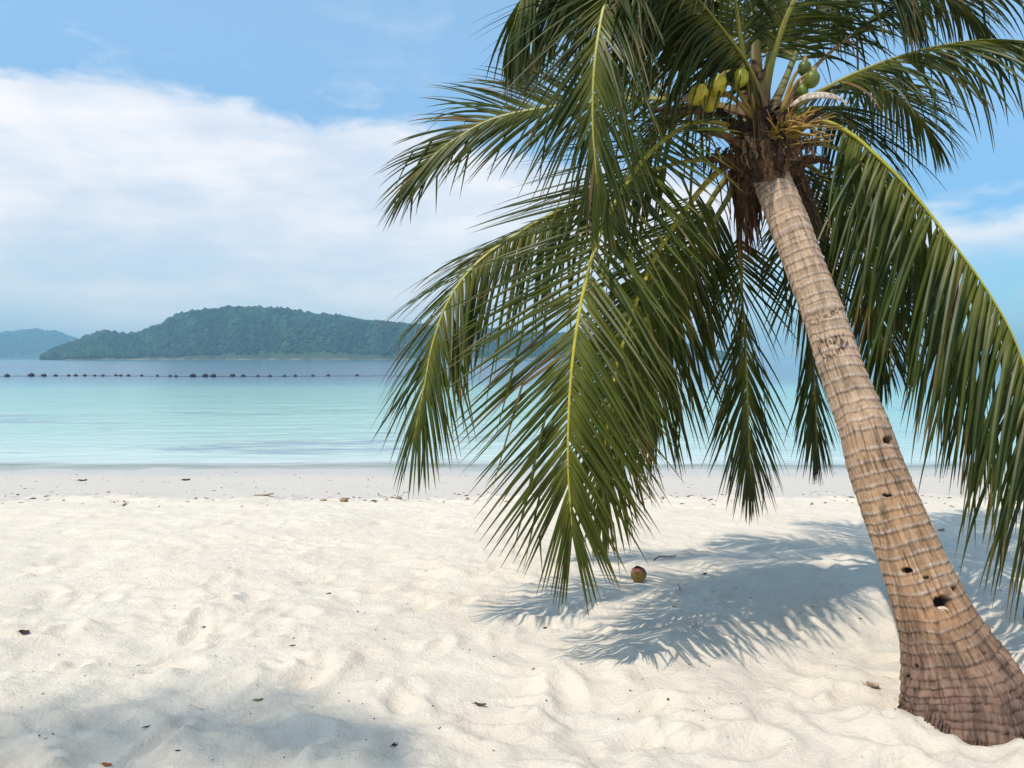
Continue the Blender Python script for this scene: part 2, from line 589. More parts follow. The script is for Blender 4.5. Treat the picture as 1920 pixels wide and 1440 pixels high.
m_rach, t, o = new_mat('palm_rachis')
vc = t.node('ShaderNodeVertexColor', layer_name='tint')
geo = t.node('ShaderNodeNewGeometry')
ln_ = t.noise(geo.outputs['Position'], 45.0, 4.0)
principled(t, o, t.mix(t.mapr(ln_, 0.35, 0.75, 0.0, 0.6), vc.outputs[0], t.mix(1.0, vc.outputs[0], (0.6, 0.52, 0.4, 1), 'MULTIPLY')), 0.45, 0.4)

m_bark, t, o = new_mat('palm_bark')
vc = t.node('ShaderNodeVertexColor', layer_name='tint')
uvn = t.node('ShaderNodeUVMap')
fib = t.noise(t.mapping(uvn.outputs[0], (110.0, 22.0, 1.0)), 1.0, 5.0, 0.65)
spk = t.noise(t.mapping(uvn.outputs[0], (40.0, 60.0, 1.0)), 1.0, 5.0, 0.7)
bc = t.mix(t.mapr(fib, 0.40, 0.75, 0.0, 0.55), vc.outputs[0], t.mix(1.0, vc.outputs[0], (0.55, 0.48, 0.44, 1), 'MULTIPLY'))
bc = t.mix(t.mapr(spk, 0.60, 0.72, 0.0, 0.6), bc, t.mix(1.0, vc.outputs[0], (0.35, 0.3, 0.3, 1), 'MULTIPLY'))
bn = t.bump(fib, 0.9, 0.008)
bn = t.bump(spk, 0.8, 0.006, bn)
principled(t, o, bc, 0.85, 0.2, bn)

m_fib, t, o = new_mat('palm_fibre')
vc = t.node('ShaderNodeVertexColor', layer_name='tint')
geo = t.node('ShaderNodeNewGeometry')
ln_ = t.noise(t.mapping(geo.outputs['Position'], (60, 60, 8)), 1.0, 4.0, 0.7)
principled(t, o, t.mix(t.mapr(ln_, 0.4, 0.65, 0.0, 0.8), vc.outputs[0], t.mix(1.0, vc.outputs[0], (0.3, 0.25, 0.2, 1), 'MULTIPLY')), 0.85, 0.2, t.bump(ln_, 0.8, 0.01))

m_nut, t, o = new_mat('green_coconut')
geo = t.node('ShaderNodeNewGeometry')
vc = t.node('ShaderNodeVertexColor', layer_name='tint')
ln_ = t.noise(geo.outputs['Position'], 18.0, 4.0)
principled(t, o, t.mix(t.mapr(ln_, 0.35, 0.7), vc.outputs[0], t.mix(1.0, vc.outputs[0], (0.7, 0.55, 0.35, 1), 'MULTIPLY')), 0.4, 0.45)

# ------------------------------------------------------------------ palm: trunk
palm = bpy.data.objects.new('palm_tree', None)
COL.objects.link(palm)
tag(palm, 'leaning coconut palm with ringed brown trunk and drooping green fronds on the beach', 'palm tree')
# centre x, y, width across in the photo, distance
TR = [(1816, 1480, 300, 3.50), (1818, 1385, 258, 3.52), (1813, 1330, 238, 3.54), (1799, 1275, 216, 3.57), (1779, 1220, 176, 3.60), (1756, 1165, 150, 3.63),
      (1730, 1100, 131, 3.67), (1702, 1030, 121, 3.72), (1666, 940, 110, 3.79), (1640, 870, 104, 3.85),
      (1619, 800, 95, 3.92), (1580, 700, 84, 4.05), (1547, 600, 78, 4.2), (1509, 500, 75, 4.37), (1472, 400, 74, 4.55), (1446, 335, 68, 4.68),
      (1430, 290, 50, 4.78), (1422, 240, 34, 4.86)]
rows = []
for (cx, cy, w, d) in TR:
    p = at(cx, cy, d)
    rows.append((*p, w * 0.955 * d / F / 2.0))
NL, NA = 620, 400
path, tlen = catmull(rows, NL)
C, R = path[:, :3], path[:, 3]
T = unit(np.gradient(C, axis=0))
A = unit(np.array((1.0, 0, 0)) - T * T[:, :1])
B = unit(np.cross(T, A))
ang = np.linspace(0, 2 * math.pi, NA, endpoint=False)
s = np.linspace(0, tlen, NL)
SS, AA = np.meshgrid(s, ang, indexing='ij')
ux = np.cos(AA) * 3.0
uy = np.sin(AA) * 3.0
h01 = SS / tlen
# leaf scars: irregular rings, narrower at the foot
wob = 0.026 * fbm(ux * 0.45 + SS * 2, uy * 0.45, 3, 0.4)
ring_d = np.interp(s, [0, 0.4, 0.8, 1.6, 2.6, 4], [0.030, 0.034, 0.052, 0.060, 0.052, 0.045])
phase = np.cumsum(1.0 / ring_d) * (s[1] - s[0])
phase = np.interp((SS + wob).ravel(), s, phase).reshape(SS.shape)
phase = phase + 0.75 * vnoise(phase * 0.8, phase * 0 + 3)
fr = phase - np.floor(phase)
scar = np.exp(-((fr - 0.08) / 0.10) ** 2) + np.exp(-((fr - 1.08) / 0.10) ** 2)
foot_f = 1 - sstep(h01, 0.13, 0.30)
rr = R[:, None] * np.ones_like(AA)
rr = rr + 0.0045 * (0.5 - fr) - (0.0048 + 0.002 * foot_f) * scar * (0.55 + 0.9 * (0.5 + vnoise(AA * 4, phase * 0.9)))
rr = rr + R[:, None] * 0.030 * fbm(ux * 0.5 + SS * 1.5, uy * 0.5, 3)
# fibrous knobs on the swollen foot
knob = 0.6 * vnoise(AA * 6 + 3, phase * 0.3) + 0.6 * vnoise(AA * 15, phase * 0.7 + 7)
rr = rr + (foot_f * 0.016 + 0.003) * knob
rib = vnoise(AA * 25 + 5 + 3.7 * np.floor(phase), phase * 0.6) + 0.6 * vnoise(AA * 50, phase * 1.4)
rr = rr + (0.0026 + 0.0062 * foot_f) * rib
butt = vnoise(ux * 0.9 + 5, uy * 0.9) * (1 - sstep(h01, 0.05, 0.16)) * 0.04
rr = rr + butt
# vertical splits
ANG0 = -math.pi / 2
split_x = ANG0 + 0.16 * np.interp(s, [0.75, 0.95, 1.15, 1.3, 1.5, 1.7], [0.9, 0.3, 0.9, 0.2, -0.7, -0.9]) + 0.05 * vnoise(s * 22, s * 0 + 1) * 2
dA = (AA - split_x[:, None] + math.pi) % (2 * math.pi) - math.pi
seg = (sstep(SS, 0.75, 0.8) * (1 - sstep(SS, 1.62, 1.7)))
split = np.exp(-(dA / 0.016) ** 2) * seg * (0.5 + vnoise(SS * 14, SS * 0 + 9) * 1.2)
rr = rr - 0.010 * np.clip(split, 0, 1)
small_split = np.clip((vnoise(AA * 17 + 40, phase * 0.5) - 0.29) * 7, 0, 1) * sstep(SS, 0.3, 0.5) * (1 - sstep(SS, 1.9, 2.3))
rr = rr - 0.003 * small_split
# old notches and holes: nearest surface point to a seen pixel
P = C[:, None, :] + rr[..., None] * (A[:, None, :] * np.cos(AA)[..., None] + B[:, None, :] * np.sin(AA)[..., None])
proj_x = 960 + F * P[..., 0] / P[..., 1]
proj_y = HORIZON + F * (EYE - P[..., 2]) / P[..., 1]
front = (P[..., 1] < C[:, None, 1] + 0.01)
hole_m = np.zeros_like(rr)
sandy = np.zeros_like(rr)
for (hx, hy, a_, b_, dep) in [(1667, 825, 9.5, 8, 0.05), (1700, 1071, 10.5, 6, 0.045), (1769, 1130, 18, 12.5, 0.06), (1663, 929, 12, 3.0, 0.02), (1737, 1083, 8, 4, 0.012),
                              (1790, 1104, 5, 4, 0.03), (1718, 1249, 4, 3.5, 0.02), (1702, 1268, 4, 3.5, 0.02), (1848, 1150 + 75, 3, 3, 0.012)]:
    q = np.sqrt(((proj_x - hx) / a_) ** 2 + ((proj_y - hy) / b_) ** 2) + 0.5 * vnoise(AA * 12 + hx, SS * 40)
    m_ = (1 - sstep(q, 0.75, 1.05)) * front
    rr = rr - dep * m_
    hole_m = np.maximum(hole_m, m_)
# torn scars in the upper trunk
tear = np.zeros_like(rr)
for (hx, hy, a_, b_) in [(1560, 650, 30, 15), (1522, 604, 10, 4), (1567, 583, 12, 3), (1560, 590, 16, 3.0)]:
    q = np.sqrt(((proj_x - hx) / a_) ** 2 + ((proj_y - hy + 0.25 * (proj_x - hx)) / b_) ** 2) + 1.1 * fbm(AA * 8 + hx, SS * 30, 3)
    tear = np.maximum(tear, np.clip(np.exp(-((q - 0.80) / 0.24) ** 2) * 1.2, 0, 1) * front * sstep(vnoise(AA * 18, SS * 60), -0.3, -0.1))
rr = rr - 0.007 * tear
P = C[:, None, :] + rr[..., None] * (A[:, None, :] * np.cos(AA)[..., None] + B[:, None, :] * np.sin(AA)[..., None])
# bark colour
c_low = np.array((0.20, 0.122, 0.088))
c_mid = np.array((0.32, 0.20, 0.118))
c_top = np.array((0.35, 0.245, 0.165))
pale = np.array((0.50, 0.40, 0.335))
k1 = sstep(SS + 0.22 * fbm(ux * 1.3, uy * 1.3 + SS * 3, 4), 0.42, 0.98)[..., None]
k2 = sstep(SS, 1.2, 2.0)[..., None]
colr = c_low + (c_mid - c_low) * k1
colr = colr + (c_top - colr) * k2
ring_tone = (vnoise(np.floor(phase) * 3.7, np.floor(phase) * 0 + 6) * 0.5 + 0.5 * fbm(ux * 1.3 + phase * 0.3, uy * 1.3 + phase, 3))[..., None]
colr = colr * (1 + 0.55 * ring_tone)
pf = (np.clip(1 - np.abs(fr - 0.26) / 0.20, 0, 1) * (0.35 + 0.9 * np.clip(0.5 + fbm(ux * 2, uy * 2 + phase, 3), 0, 1)))[..., None] * k1
colr = colr + (pale - colr) * np.clip(pf, 0, 1) * 0.75
org = np.clip(fbm(ux * 1.2 + 30, uy * 1.2 + SS * 6, 3) * 1.6, 0, 1)[..., None] * k1 * (1 - 0.7 * k2)
colr = colr + (np.array((0.40, 0.225, 0.10)) - colr) * org * 0.3
rust = np.exp(-(((proj_x - 1765) / 60) ** 2 + ((proj_y - 1150) / 32) ** 2))[..., None]
colr = colr + (np.array((0.30, 0.13, 0.055)) - colr) * rust * 0.35
dk = np.clip(scar * (0.25 + 0.9 * np.clip(0.5 + fbm(ux * 3, uy * 3 + phase, 3), 0, 1)), 0, 1)[..., None]
colr = colr * (1 - 0.50 * dk)
vcr = np.clip((vnoise(AA * 30 + 90, phase * 0.8 + 3) - 0.08) * 3, 0, 1)[..., None]
colr = colr * (1 - vcr * (0.22 + 0.25 * foot_f[..., None]))
blot = np.clip(fbm(ux * 2.2 + 11, uy * 2.2 + SS * 7, 4) * 2.2, 0, 1)[..., None]
colr = colr * (1 - 0.35 * blot)
colr = colr * (1 - 0.65 * np.clip(split, 0, 1)[..., None]) * (1 - 0.45 * small_split[..., None])
colr = colr * (1 - 0.82 * tear[..., None])
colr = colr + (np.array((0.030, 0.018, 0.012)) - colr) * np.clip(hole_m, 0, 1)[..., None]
colr = np.clip(colr * (1.05 + 0.30 * k1), 0.01, 0.9)
idx = np.arange(NL * NA).reshape(NL, NA)
n2 = np.roll(idx, -1, 1)
tf = np.stack([idx[:-1], n2[:-1], n2[1:], idx[1:]], -1).reshape(-1, 4)
trunk = mesh_obj('trunk', P.reshape(-1, 3), tf, m_bark, palm, True, colr.reshape(-1, 3))
uvl = trunk.data.uv_layers.new(name='UVMap')
li = np.empty(len(trunk.data.loops), np.int32)
trunk.data.loops.foreach_get('vertex_index', li)
uu = (AA / (2 * math.pi)).ravel()[li].reshape(-1, 4)
uu = np.where((uu.max(1, keepdims=True) - uu) > 0.5, uu + 1, uu).ravel()
vv_ = SS.ravel()[li]
uvl.data.foreach_set('uv', np.stack([uu, vv_], 1).astype(np.float32).ravel())
tag(trunk, 'leaning ringed trunk, tan above and dark fibrous brown at its swollen foot')
# pale sand lumps standing in for the sunlit lower lips of two holes
m_plug = m_sand
for (hx, hy, w) in [(1700, 1081, 0.017), (1775, 1143, 0.026)]:
    q = (proj_x - hx) ** 2 + (proj_y - hy) ** 2 + 1e9 * (~front)
    i, j = np.unravel_index(np.argmin(q), q.shape)
    pc = C[i] + (R[i] - 0.026) * (A[i] * math.cos(AA[i, j]) + B[i] * math.sin(AA[i, j]))
    V_ = ICO_V * np.array((w, w * 0.9, w * 0.30)) * (1 + 0.35 * rng.random((len(ICO_V), 1))) + pc
    mesh_obj('sunlit_lip_sand', V_, ICO_F, m_sand, trunk)
# broken root ends where the foot meets the sand
for k in range(42):
    a = rng.uniform(math.pi * 0.9, math.pi * 2.1)
    outd = A * math.cos(a) + B * math.sin(a)
    surf = C + (R * 1.0)[:, None] * outd
    gz = np.array([ground_z(p[0], p[1]) for p in surf[:160]])
    i = int(np.argmin(np.abs(surf[:160, 2] - gz - rng.uniform(0.0, 0.035))))
    p0, od = surf[i], outd[i]
    lat = np.array((rng.normal(0, 0.012), 0, 0))
    p1 = p0 + od * rng.uniform(0.010, 0.045) + lat - np.array((0, 0, rng.uniform(0.03, 0.07)))
    rr0 = rng.uniform(0.002, 0.006)
    V_, F_ = tube([p0 - od * 0.01 + np.array((0, 0, .02)), (p0 + p1) / 2 + od * .008, p1], [rr0, rr0 * 0.9, rr0 * 0.5], 5)
    mesh_obj('root', V_, F_, m_bark, trunk, True, np.tile(np.array((0.11, 0.068, 0.05)) * rng.uniform(0.5, 1.3), (len(V_), 1)))

# ------------------------------------------------------------------ palm: fronds
NSEG = 8


def frond(ctrl, u0, u1, L, t0=0.16, spacing=0.0190, alpha=(66, 24), beta=10, droop=0.10, sep=0, tone=0.5, yellow=0.2, w=0.0106,
          pet=0.034, rcol=None, ragged=0.10, label=None, dead=False, tipl=0.45):
    """a feather palm leaf: stalk along control points (photo x, y, distance), leaflets in two rows"""
    pts = [at(*c) for c in ctrl]
    n = 90
    Pth, ln = catmull(pts, n)
    Tn = unit(np.gradient(Pth, axis=0))
    tt = np.linspace(0, 1, n)
    U0, U1 = np.array(u0, float), np.array(u1, float)
    Un = unit(U0[None] * (1 - tt[:, None]) + U1[None] * tt[:, None])
    Un = unit(Un - Tn * np.sum(Un * Tn, 1, keepdims=True))
    Sn = np.cross(Tn, Un)
    # stalk: broad and channelled at the base, thin at the tip
    rad = np.interp(tt, [0, 0.05, 0.16, 0.5, 1.0], [pet * 1.5, pet, pet * 0.62, pet * 0.33, 0.0028])
    ns = 10
    V, Fc = [], []
    for i in range(n):
        for k in range(ns):
            a = 2 * math.pi * k / ns
            x_, y_ = math.cos(a), math.sin(a)
            y_ = y_ * 0.72 if y_ < 0 else y_ * 0.35
            V.append(Pth[i] + rad[i] * (Sn[i] * x_ + Un[i] * y_))
    for i in range(n - 1):
        for k in range(ns):
            k2 = (k + 1) % ns
            Fc.append((i * ns + k, i * ns + k2, (i + 1) * ns + k2, (i + 1) * ns + k))
    rc = np.array(rcol if rcol else (0.22, 0.21, 0.028))
    rb = np.array((0.17, 0.095, 0.038))
    colv = rb + (rc - rb) * sstep(tt, 0.0, 0.16)[:, None]
    fo = mesh_obj('frond', V, Fc, m_rach, palm, True, np.repeat(colv, ns, 0))
    if label:
        fo['label'] = label
    blades = []
    nl = int(ln * (1 - t0) / spacing)
    for sd in (-1, 1):
        for k in range(nl + 1):
            q = (k + rng.uniform(-0.3, 0.3)) / nl
            q = min(max(q, 0.0), 1.0)
            t_ = t0 + (1 - t0) * q
            f = t_ * (n - 1)
            i = min(int(f), n - 2)
            fr_ = f - i
            p = Pth[i] * (1 - fr_) + Pth[i + 1] * fr_
            Td, Ud, Sd = Tn[i], Un[i], Sn[i] * sd
            if rng.random() < ragged * 0.5:
                continue
            al = math.radians(alpha[0] + (alpha[1] - alpha[0]) * q + rng.normal(0, 3.5))
            if q > 0.86:
                al *= 1 - 0.75 * (q - 0.86) / 0.14
            be = math.radians((beta if np.isscalar(beta) else beta[0] + (beta[1] - beta[0]) * q) + rng.normal(0, 8))
            d = math.cos(al) * Td + math.sin(al) * (math.cos(be) * Sd + math.sin(be) * Ud)
            prof = np.interp(q, [0, 0.08, 0.25, 0.55, 0.8, 1.0], [0.55, 0.8, 1.0, 0.98, 0.8, tipl])
            leng = L * prof * rng.uniform(0.86, 1.08)
            if rng.random() < ragged:
                leng *= rng.uniform(0.45, 0.8)
            kink = int(rng.uniform(2, 6)) if rng.random() < ragged * 1.2 else -1
            wmax = w * (0.75 + 0.25 * prof) * rng.uniform(0.85, 1.15)
            Bv = Td - d * (Td @ d)
            Bv = unit(Bv)
            tw = rng.normal(0.25 * sd, 0.30)
            Nv = np.cross(d, Bv)
            Bv = Bv * math.cos(tw) + Nv * math.sin(tw)
            dr = droop * rng.uniform(0.65, 1.4)
            st = []
            pp = p.copy()
            for m in range(NSEG + 1):
                x = m / NSEG
                ww = wmax * min(1.0, 0.42 + 4.5 * x) * (1 - x ** 2.2) ** 0.9 + 0.0006
                Nv = np.cross(d, Bv)
                Nv = Nv if Nv @ Ud > 0 else -Nv
                st.append((pp - Bv * ww * 0.92 - Nv * ww * 0.38, pp.copy(), pp + Bv * ww * 0.92 - Nv * ww * 0.38))
                d = d + np.array((0, 0, -1.0)) * dr * (0.35 + 1.3 * x)
                if m == kink:
                    d = d + np.array((rng.normal(0, .3), rng.normal(0, .3), -1.6))
                d = unit(d)
                Bv = unit(Bv - d * (Bv @ d))
                pp = pp + d * leng / NSEG
            Vl = np.array(st).reshape(-1, 3)
            # tone
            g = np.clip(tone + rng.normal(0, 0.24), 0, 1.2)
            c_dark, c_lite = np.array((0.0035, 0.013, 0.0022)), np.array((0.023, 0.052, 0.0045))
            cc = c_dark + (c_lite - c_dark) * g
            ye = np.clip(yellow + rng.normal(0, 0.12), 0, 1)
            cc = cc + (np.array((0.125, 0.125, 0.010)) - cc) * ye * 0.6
            if dead or rng.random() < 0.035:
                cc = np.array((0.17, 0.095, 0.045)) * rng.uniform(0.6, 1.2)
            cl = np.tile(cc, (len(Vl), 1)).reshape(NSEG + 1, 3, 3)
            cl[:2] += (np.array((0.22, 0.22, 0.04)) - cl[:2]) * 0.35
            cl[:, 1] += (np.array((0.20, 0.20, 0.035)) - cl[:, 1]) * 0.25
            if rng.random() < 0.6 and not dead:
                kt = int(rng.uniform(1, 3))
                cl[-kt:] += (np.array((0.22, 0.13, 0.05)) - cl[-kt:]) * rng.uniform(0.3, 0.9)
            cl = cl.reshape(-1, 3)
            Fl = []
            for m in range(NSEG):
                a = m * 3
                Fl += [(a, a + 1, a + 4, a + 3), (a + 1, a + 2, a + 5, a + 4)]
            blades.append((leng * (0.4 + wmax / w), Vl, np.array(Fl), cl))
    # the largest leaflets of the great fronds are objects of their own, the rest one joined part
    blades.sort(key=lambda b_: -b_[0])
    for _, Vl, Fl, cl in blades[:sep]:
        mesh_obj('leaflet', Vl, Fl, m_leaf, fo, False, cl)
    rest = blades[sep:]
    if rest:
        k_ = len(rest[0][1])
        lf = mesh_obj('leaflets', np.concatenate([b_[1] for b_ in rest]), np.concatenate([b_[2] + i * k_ for i, b_ in enumerate(rest)]), m_leaf, fo, False,
                      np.concatenate([b_[3] for b_ in rest]))
        lf['kind'] = 'stuff'
    return fo


# the two great fronds in front
frond([(1405, 255, 4.80), (1345, 228, 4.66), (1285, 236, 4.52), (1215, 290, 4.36), (1150, 385, 4.22), (1108, 490, 4.13), (1082, 610, 4.06), (1068, 740, 4.02), (1065, 870, 4.0), (1072, 985, 4.0)],
      (-0.5, -0.6, 1.0), (-0.15, -1.0, 0.1), 0.90, t0=0.13, alpha=(66, 31), beta=4, droop=0.018, sep=150, tone=0.42, yellow=0.42, rcol=(0.42, 0.36, 0.03), tipl=0.5,
      label='long yellow-stalked frond hanging lowest in front, left of the trunk')
frond([(1470, 262, 4.80), (1530, 226, 4.70), (1590, 246, 4.60), (1650, 296, 4.50), (1710, 358, 4.42), (1775, 440, 4.34), (1842, 530, 4.27), (1900, 630, 4.2), (1940, 750, 4.15), (1960, 870, 4.12), (1965, 960, 4.1)],
      (0.4, -0.6, 1.0), (0.7, -0.7, 0.3), 1.12, t0=0.14, alpha=(66, 34), beta=(-48, -30), droop=0.12, sep=150, spacing=0.0215, tone=0.50, yellow=0.16, w=0.0128, rcol=(0.36, 0.34, 0.03), tipl=0.6,
      label='glossy arching frond on the right with a curtain of hanging leaflets')
# left side
frond([(1400, 300, 4.85), (1310, 298, 4.82), (1200, 325, 4.76), (1090, 372, 4.72), (985, 428, 4.68), (900, 487, 4.64), (845, 555, 4.60), (812, 640, 4.56), (795, 725, 4.54), (780, 800, 4.52)],
      (-0.2, -0.3, 1.0), (-0.55, -0.85, 0.1), 0.82, t0=0.18, alpha=(62, 24), beta=(-52, 2), droop=0.055, tone=0.42, yellow=0.25, rcol=(0.33, 0.30, 0.04), tipl=0.5)
frond([(1400, 210, 4.95), (1300, 188, 5.02), (1180, 185, 5.10), (1070, 195, 5.15), (980, 208, 5.20), (915, 226, 5.24), (860, 256, 5.26), (812, 292, 5.28), (775, 335, 5.28)],
      (0.0, -0.9, 0.6), (-0.3, -0.9, 0.35), 0.72, t0=0.20, alpha=(52, 17), beta=8, droop=0.055, tone=0.40, yellow=0.2, rcol=(0.30, 0.28, 0.07), ragged=0.14, tipl=0.55)
# over the top and down in front
frond([(1415, 170, 4.78), (1372, 96, 4.66), (1310, 25, 4.52), (1240, -35, 4.36), (1180, -52, 4.2), (1140, -10, 4.06), (1121, 70, 3.98), (1112, 160, 3.94), (1112, 250, 3.92), (1120, 345, 3.92)],
      (-0.6, -0.7, 0.6), (-0.25, -0.95, 0.2), 0.84, t0=0.13, alpha=(58, 17), beta=0, droop=0.05, tone=0.33, yellow=0.12, rcol=(0.30, 0.28, 0.05), ragged=0.12)
frond([(1412, 175, 4.72), (1385, 110, 4.60), (1300, 20, 4.48), (1205, -45, 4.42), (1110, -75, 4.4), (1030, -60, 4.38), (985, -15, 4.36), (962, 50, 4.36)],
      (-0.3, -0.4, 0.9), (-0.7, -0.5, 0.5), 0.84, t0=0.07, alpha=(70, 24), beta=-45, droop=0.30, tone=0.25, yellow=0.1, rcol=(0.34, 0.32, 0.05), ragged=0.16, w=0.014)
# hanging behind the front frond
frond([(1400, 300, 4.9), (1350, 318, 4.82), (1290, 385, 4.74), (1230, 480, 4.66), (1185, 590, 4.6), (1152, 710, 4.56), (1135, 830, 4.53), (1130, 950, 4.52)],
      (-0.5, -0.6, 0.8), (-0.1, -1.0, 0.1), 0.74, t0=0.18, alpha=(56, 16), beta=0, droop=0.06, tone=0.5, yellow=0.75, rcol=(0.45, 0.36, 0.03))
frond([(1410, 305, 5.0), (1370, 325, 5.05), (1325, 390, 5.1), (1290, 480, 5.12), (1262, 580, 5.15), (1240, 690, 5.16), (1222, 800, 5.16)],
      (-0.3, -0.6, 0.8), (0.1, -1.0, 0.1), 0.80, t0=0.2, alpha=(56, 18), beta=0, droop=0.06, tone=0.32, yellow=0.2)
frond([(1405, 300, 4.95), (1380, 345, 4.95), (1330, 430, 4.95), (1270, 540, 4.95), (1215, 660, 4.95), (1180, 770, 4.95)],
      (-0.5, -0.6, 0.8), (-0.3, -1.0, 0.1), 0.76, t0=0.22, alpha=(58, 18), beta=0, droop=0.06, tone=0.3, yellow=0.25)
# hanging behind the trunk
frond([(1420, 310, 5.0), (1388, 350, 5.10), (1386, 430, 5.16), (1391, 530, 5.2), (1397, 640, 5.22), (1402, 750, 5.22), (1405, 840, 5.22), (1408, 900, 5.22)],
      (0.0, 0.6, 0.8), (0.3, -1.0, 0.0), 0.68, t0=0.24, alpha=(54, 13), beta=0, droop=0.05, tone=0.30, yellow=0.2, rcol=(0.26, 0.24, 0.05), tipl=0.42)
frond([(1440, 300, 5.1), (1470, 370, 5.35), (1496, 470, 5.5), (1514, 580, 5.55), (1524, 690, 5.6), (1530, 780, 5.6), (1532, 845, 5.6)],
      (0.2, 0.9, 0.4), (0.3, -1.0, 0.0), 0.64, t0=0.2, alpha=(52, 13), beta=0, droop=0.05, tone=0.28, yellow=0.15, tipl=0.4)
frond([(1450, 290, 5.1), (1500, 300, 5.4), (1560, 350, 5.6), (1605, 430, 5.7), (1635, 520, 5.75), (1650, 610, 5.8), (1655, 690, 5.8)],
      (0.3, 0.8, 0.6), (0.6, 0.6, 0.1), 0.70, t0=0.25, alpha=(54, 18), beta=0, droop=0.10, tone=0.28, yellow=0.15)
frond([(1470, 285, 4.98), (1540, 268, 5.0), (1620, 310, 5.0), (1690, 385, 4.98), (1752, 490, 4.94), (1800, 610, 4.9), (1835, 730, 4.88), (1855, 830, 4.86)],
      (0.3, -0.3, 1.0), (0.6, -0.8, 0.2), 0.86, t0=0.18, alpha=(62, 28), beta=(-40, -20), droop=0.10, tone=0.22, yellow=0.12)
# right side, upper
frond([(1450, 215, 4.90), (1520, 178, 4.86), (1600, 138, 4.80), (1690, 104, 4.74), (1780, 82, 4.68), (1870, 74, 4.62), (1960, 84, 4.56), (2050, 118, 4.5), (2120, 170, 4.46)],
      (0.0, -0.25, 1.0), (0.4, -0.4, 0.8), 0.78, t0=0.2, alpha=(64, 22), beta=-18, droop=0.17, tone=0.34, yellow=0.15, rcol=(0.30, 0.28, 0.06), ragged=0.12)
frond([(1455, 225, 5.0), (1510, 190, 5.25), (1570, 160, 5.5), (1630, 158, 5.7), (1685, 182, 5.85), (1725, 218, 5.95), (1750, 255, 6.0)],
      (0.1, 0.2, 1.0), (0.6, 0.3, 0.7), 0.70, t0=0.25, alpha=(62, 18), beta=-6, droop=0.12, tone=0.5, yellow=0.35)
# up and back
frond([(1425, 235, 4.95), (1420, 150, 5.0), (1416, 60, 5.06), (1414, -40, 5.15), (1425, -160, 5.3), (1460, -270, 5.6), (1520, -340, 5.95), (1600, -340, 6.3), (1680, -270, 6.6), (1730, -180, 6.75)],
      (0.0, -1.0, 0.2), (0.3, 0.3, 0.9), 0.80, t0=0.26, alpha=(60, 20), beta=0, droop=0.12, tone=0.32, yellow=0.12, pet=0.042, rcol=(0.13, 0.115, 0.03))
frond([(1440, 220, 4.95), (1468, 160, 5.1), (1500, 85, 5.25), (1540, 25, 5.4), (1590, -20, 5.55), (1650, -45, 5.7), (1720, -40, 5.8), (1790, -5, 5.9), (1840, 45, 5.95)],
      (0.2, 0.0, 1.0), (0.5, 0.2, 0.8), 0.80, t0=0.2, alpha=(60, 20), beta=-8, droop=0.15, tone=0.28, yellow=0.1, rcol=(0.13, 0.13, 0.03))
frond([(1410, 215, 5.0), (1390, 130, 5.15), (1360, 50, 5.3), (1330, -20, 5.5), (1300, -60, 5.7), (1270, -70, 5.9), (1240, -40, 6.05), (1225, 10, 6.15)],
      (-0.2, 0.0, 1.0), (-0.4, 0.4, 0.8), 0.80, t0=0.2, alpha=(60, 20), beta=-6, droop=0.14, tone=0.3, yellow=0.1)
frond([(1430, 205, 5.0), (1440, 110, 5.25), (1452, 20, 5.5), (1475, -50, 5.8), (1500, -85, 6.1), (1530, -80, 6.4), (1555, -30, 6.6), (1570, 30, 6.7)],
      (0.0, 0.2, 1.0), (0.1, 0.8, 0.5), 0.80, t0=0.2, alpha=(62, 20), beta=-6, droop=0.14, tone=0.26, yellow=0.1)
frond([(1460, 205, 4.92), (1540, 112, 4.95), (1620, 50, 4.92), (1720, -10, 4.88), (1820, -40, 4.8), (1920, -35, 4.72), (2010, 10, 4.65), (2070, 80, 4.6)],
      (0.0, -0.1, 1.0), (0.5, -0.3, 0.8), 0.80, t0=0.26, alpha=(58, 20), beta=4, droop=0.13, tone=0.32, yellow=0.12, rcol=(0.26, 0.15, 0.06))

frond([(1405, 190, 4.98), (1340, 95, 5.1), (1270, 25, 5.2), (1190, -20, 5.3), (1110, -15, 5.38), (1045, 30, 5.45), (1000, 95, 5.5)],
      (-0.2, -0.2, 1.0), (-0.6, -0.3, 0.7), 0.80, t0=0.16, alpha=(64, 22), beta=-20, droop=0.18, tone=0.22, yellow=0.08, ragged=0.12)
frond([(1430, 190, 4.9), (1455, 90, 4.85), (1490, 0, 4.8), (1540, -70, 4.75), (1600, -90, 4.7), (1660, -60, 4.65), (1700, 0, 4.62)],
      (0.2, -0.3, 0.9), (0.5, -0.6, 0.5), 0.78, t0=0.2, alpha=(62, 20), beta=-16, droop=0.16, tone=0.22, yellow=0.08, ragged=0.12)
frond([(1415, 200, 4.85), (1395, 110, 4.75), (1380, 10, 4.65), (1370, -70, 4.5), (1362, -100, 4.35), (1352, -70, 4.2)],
      (-0.1, -0.6, 0.8), (0.0, -1.0, 0.3), 0.74, t0=0.25, alpha=(62, 26), beta=-16, droop=0.16, tone=0.22, yellow=0.08, ragged=0.12)

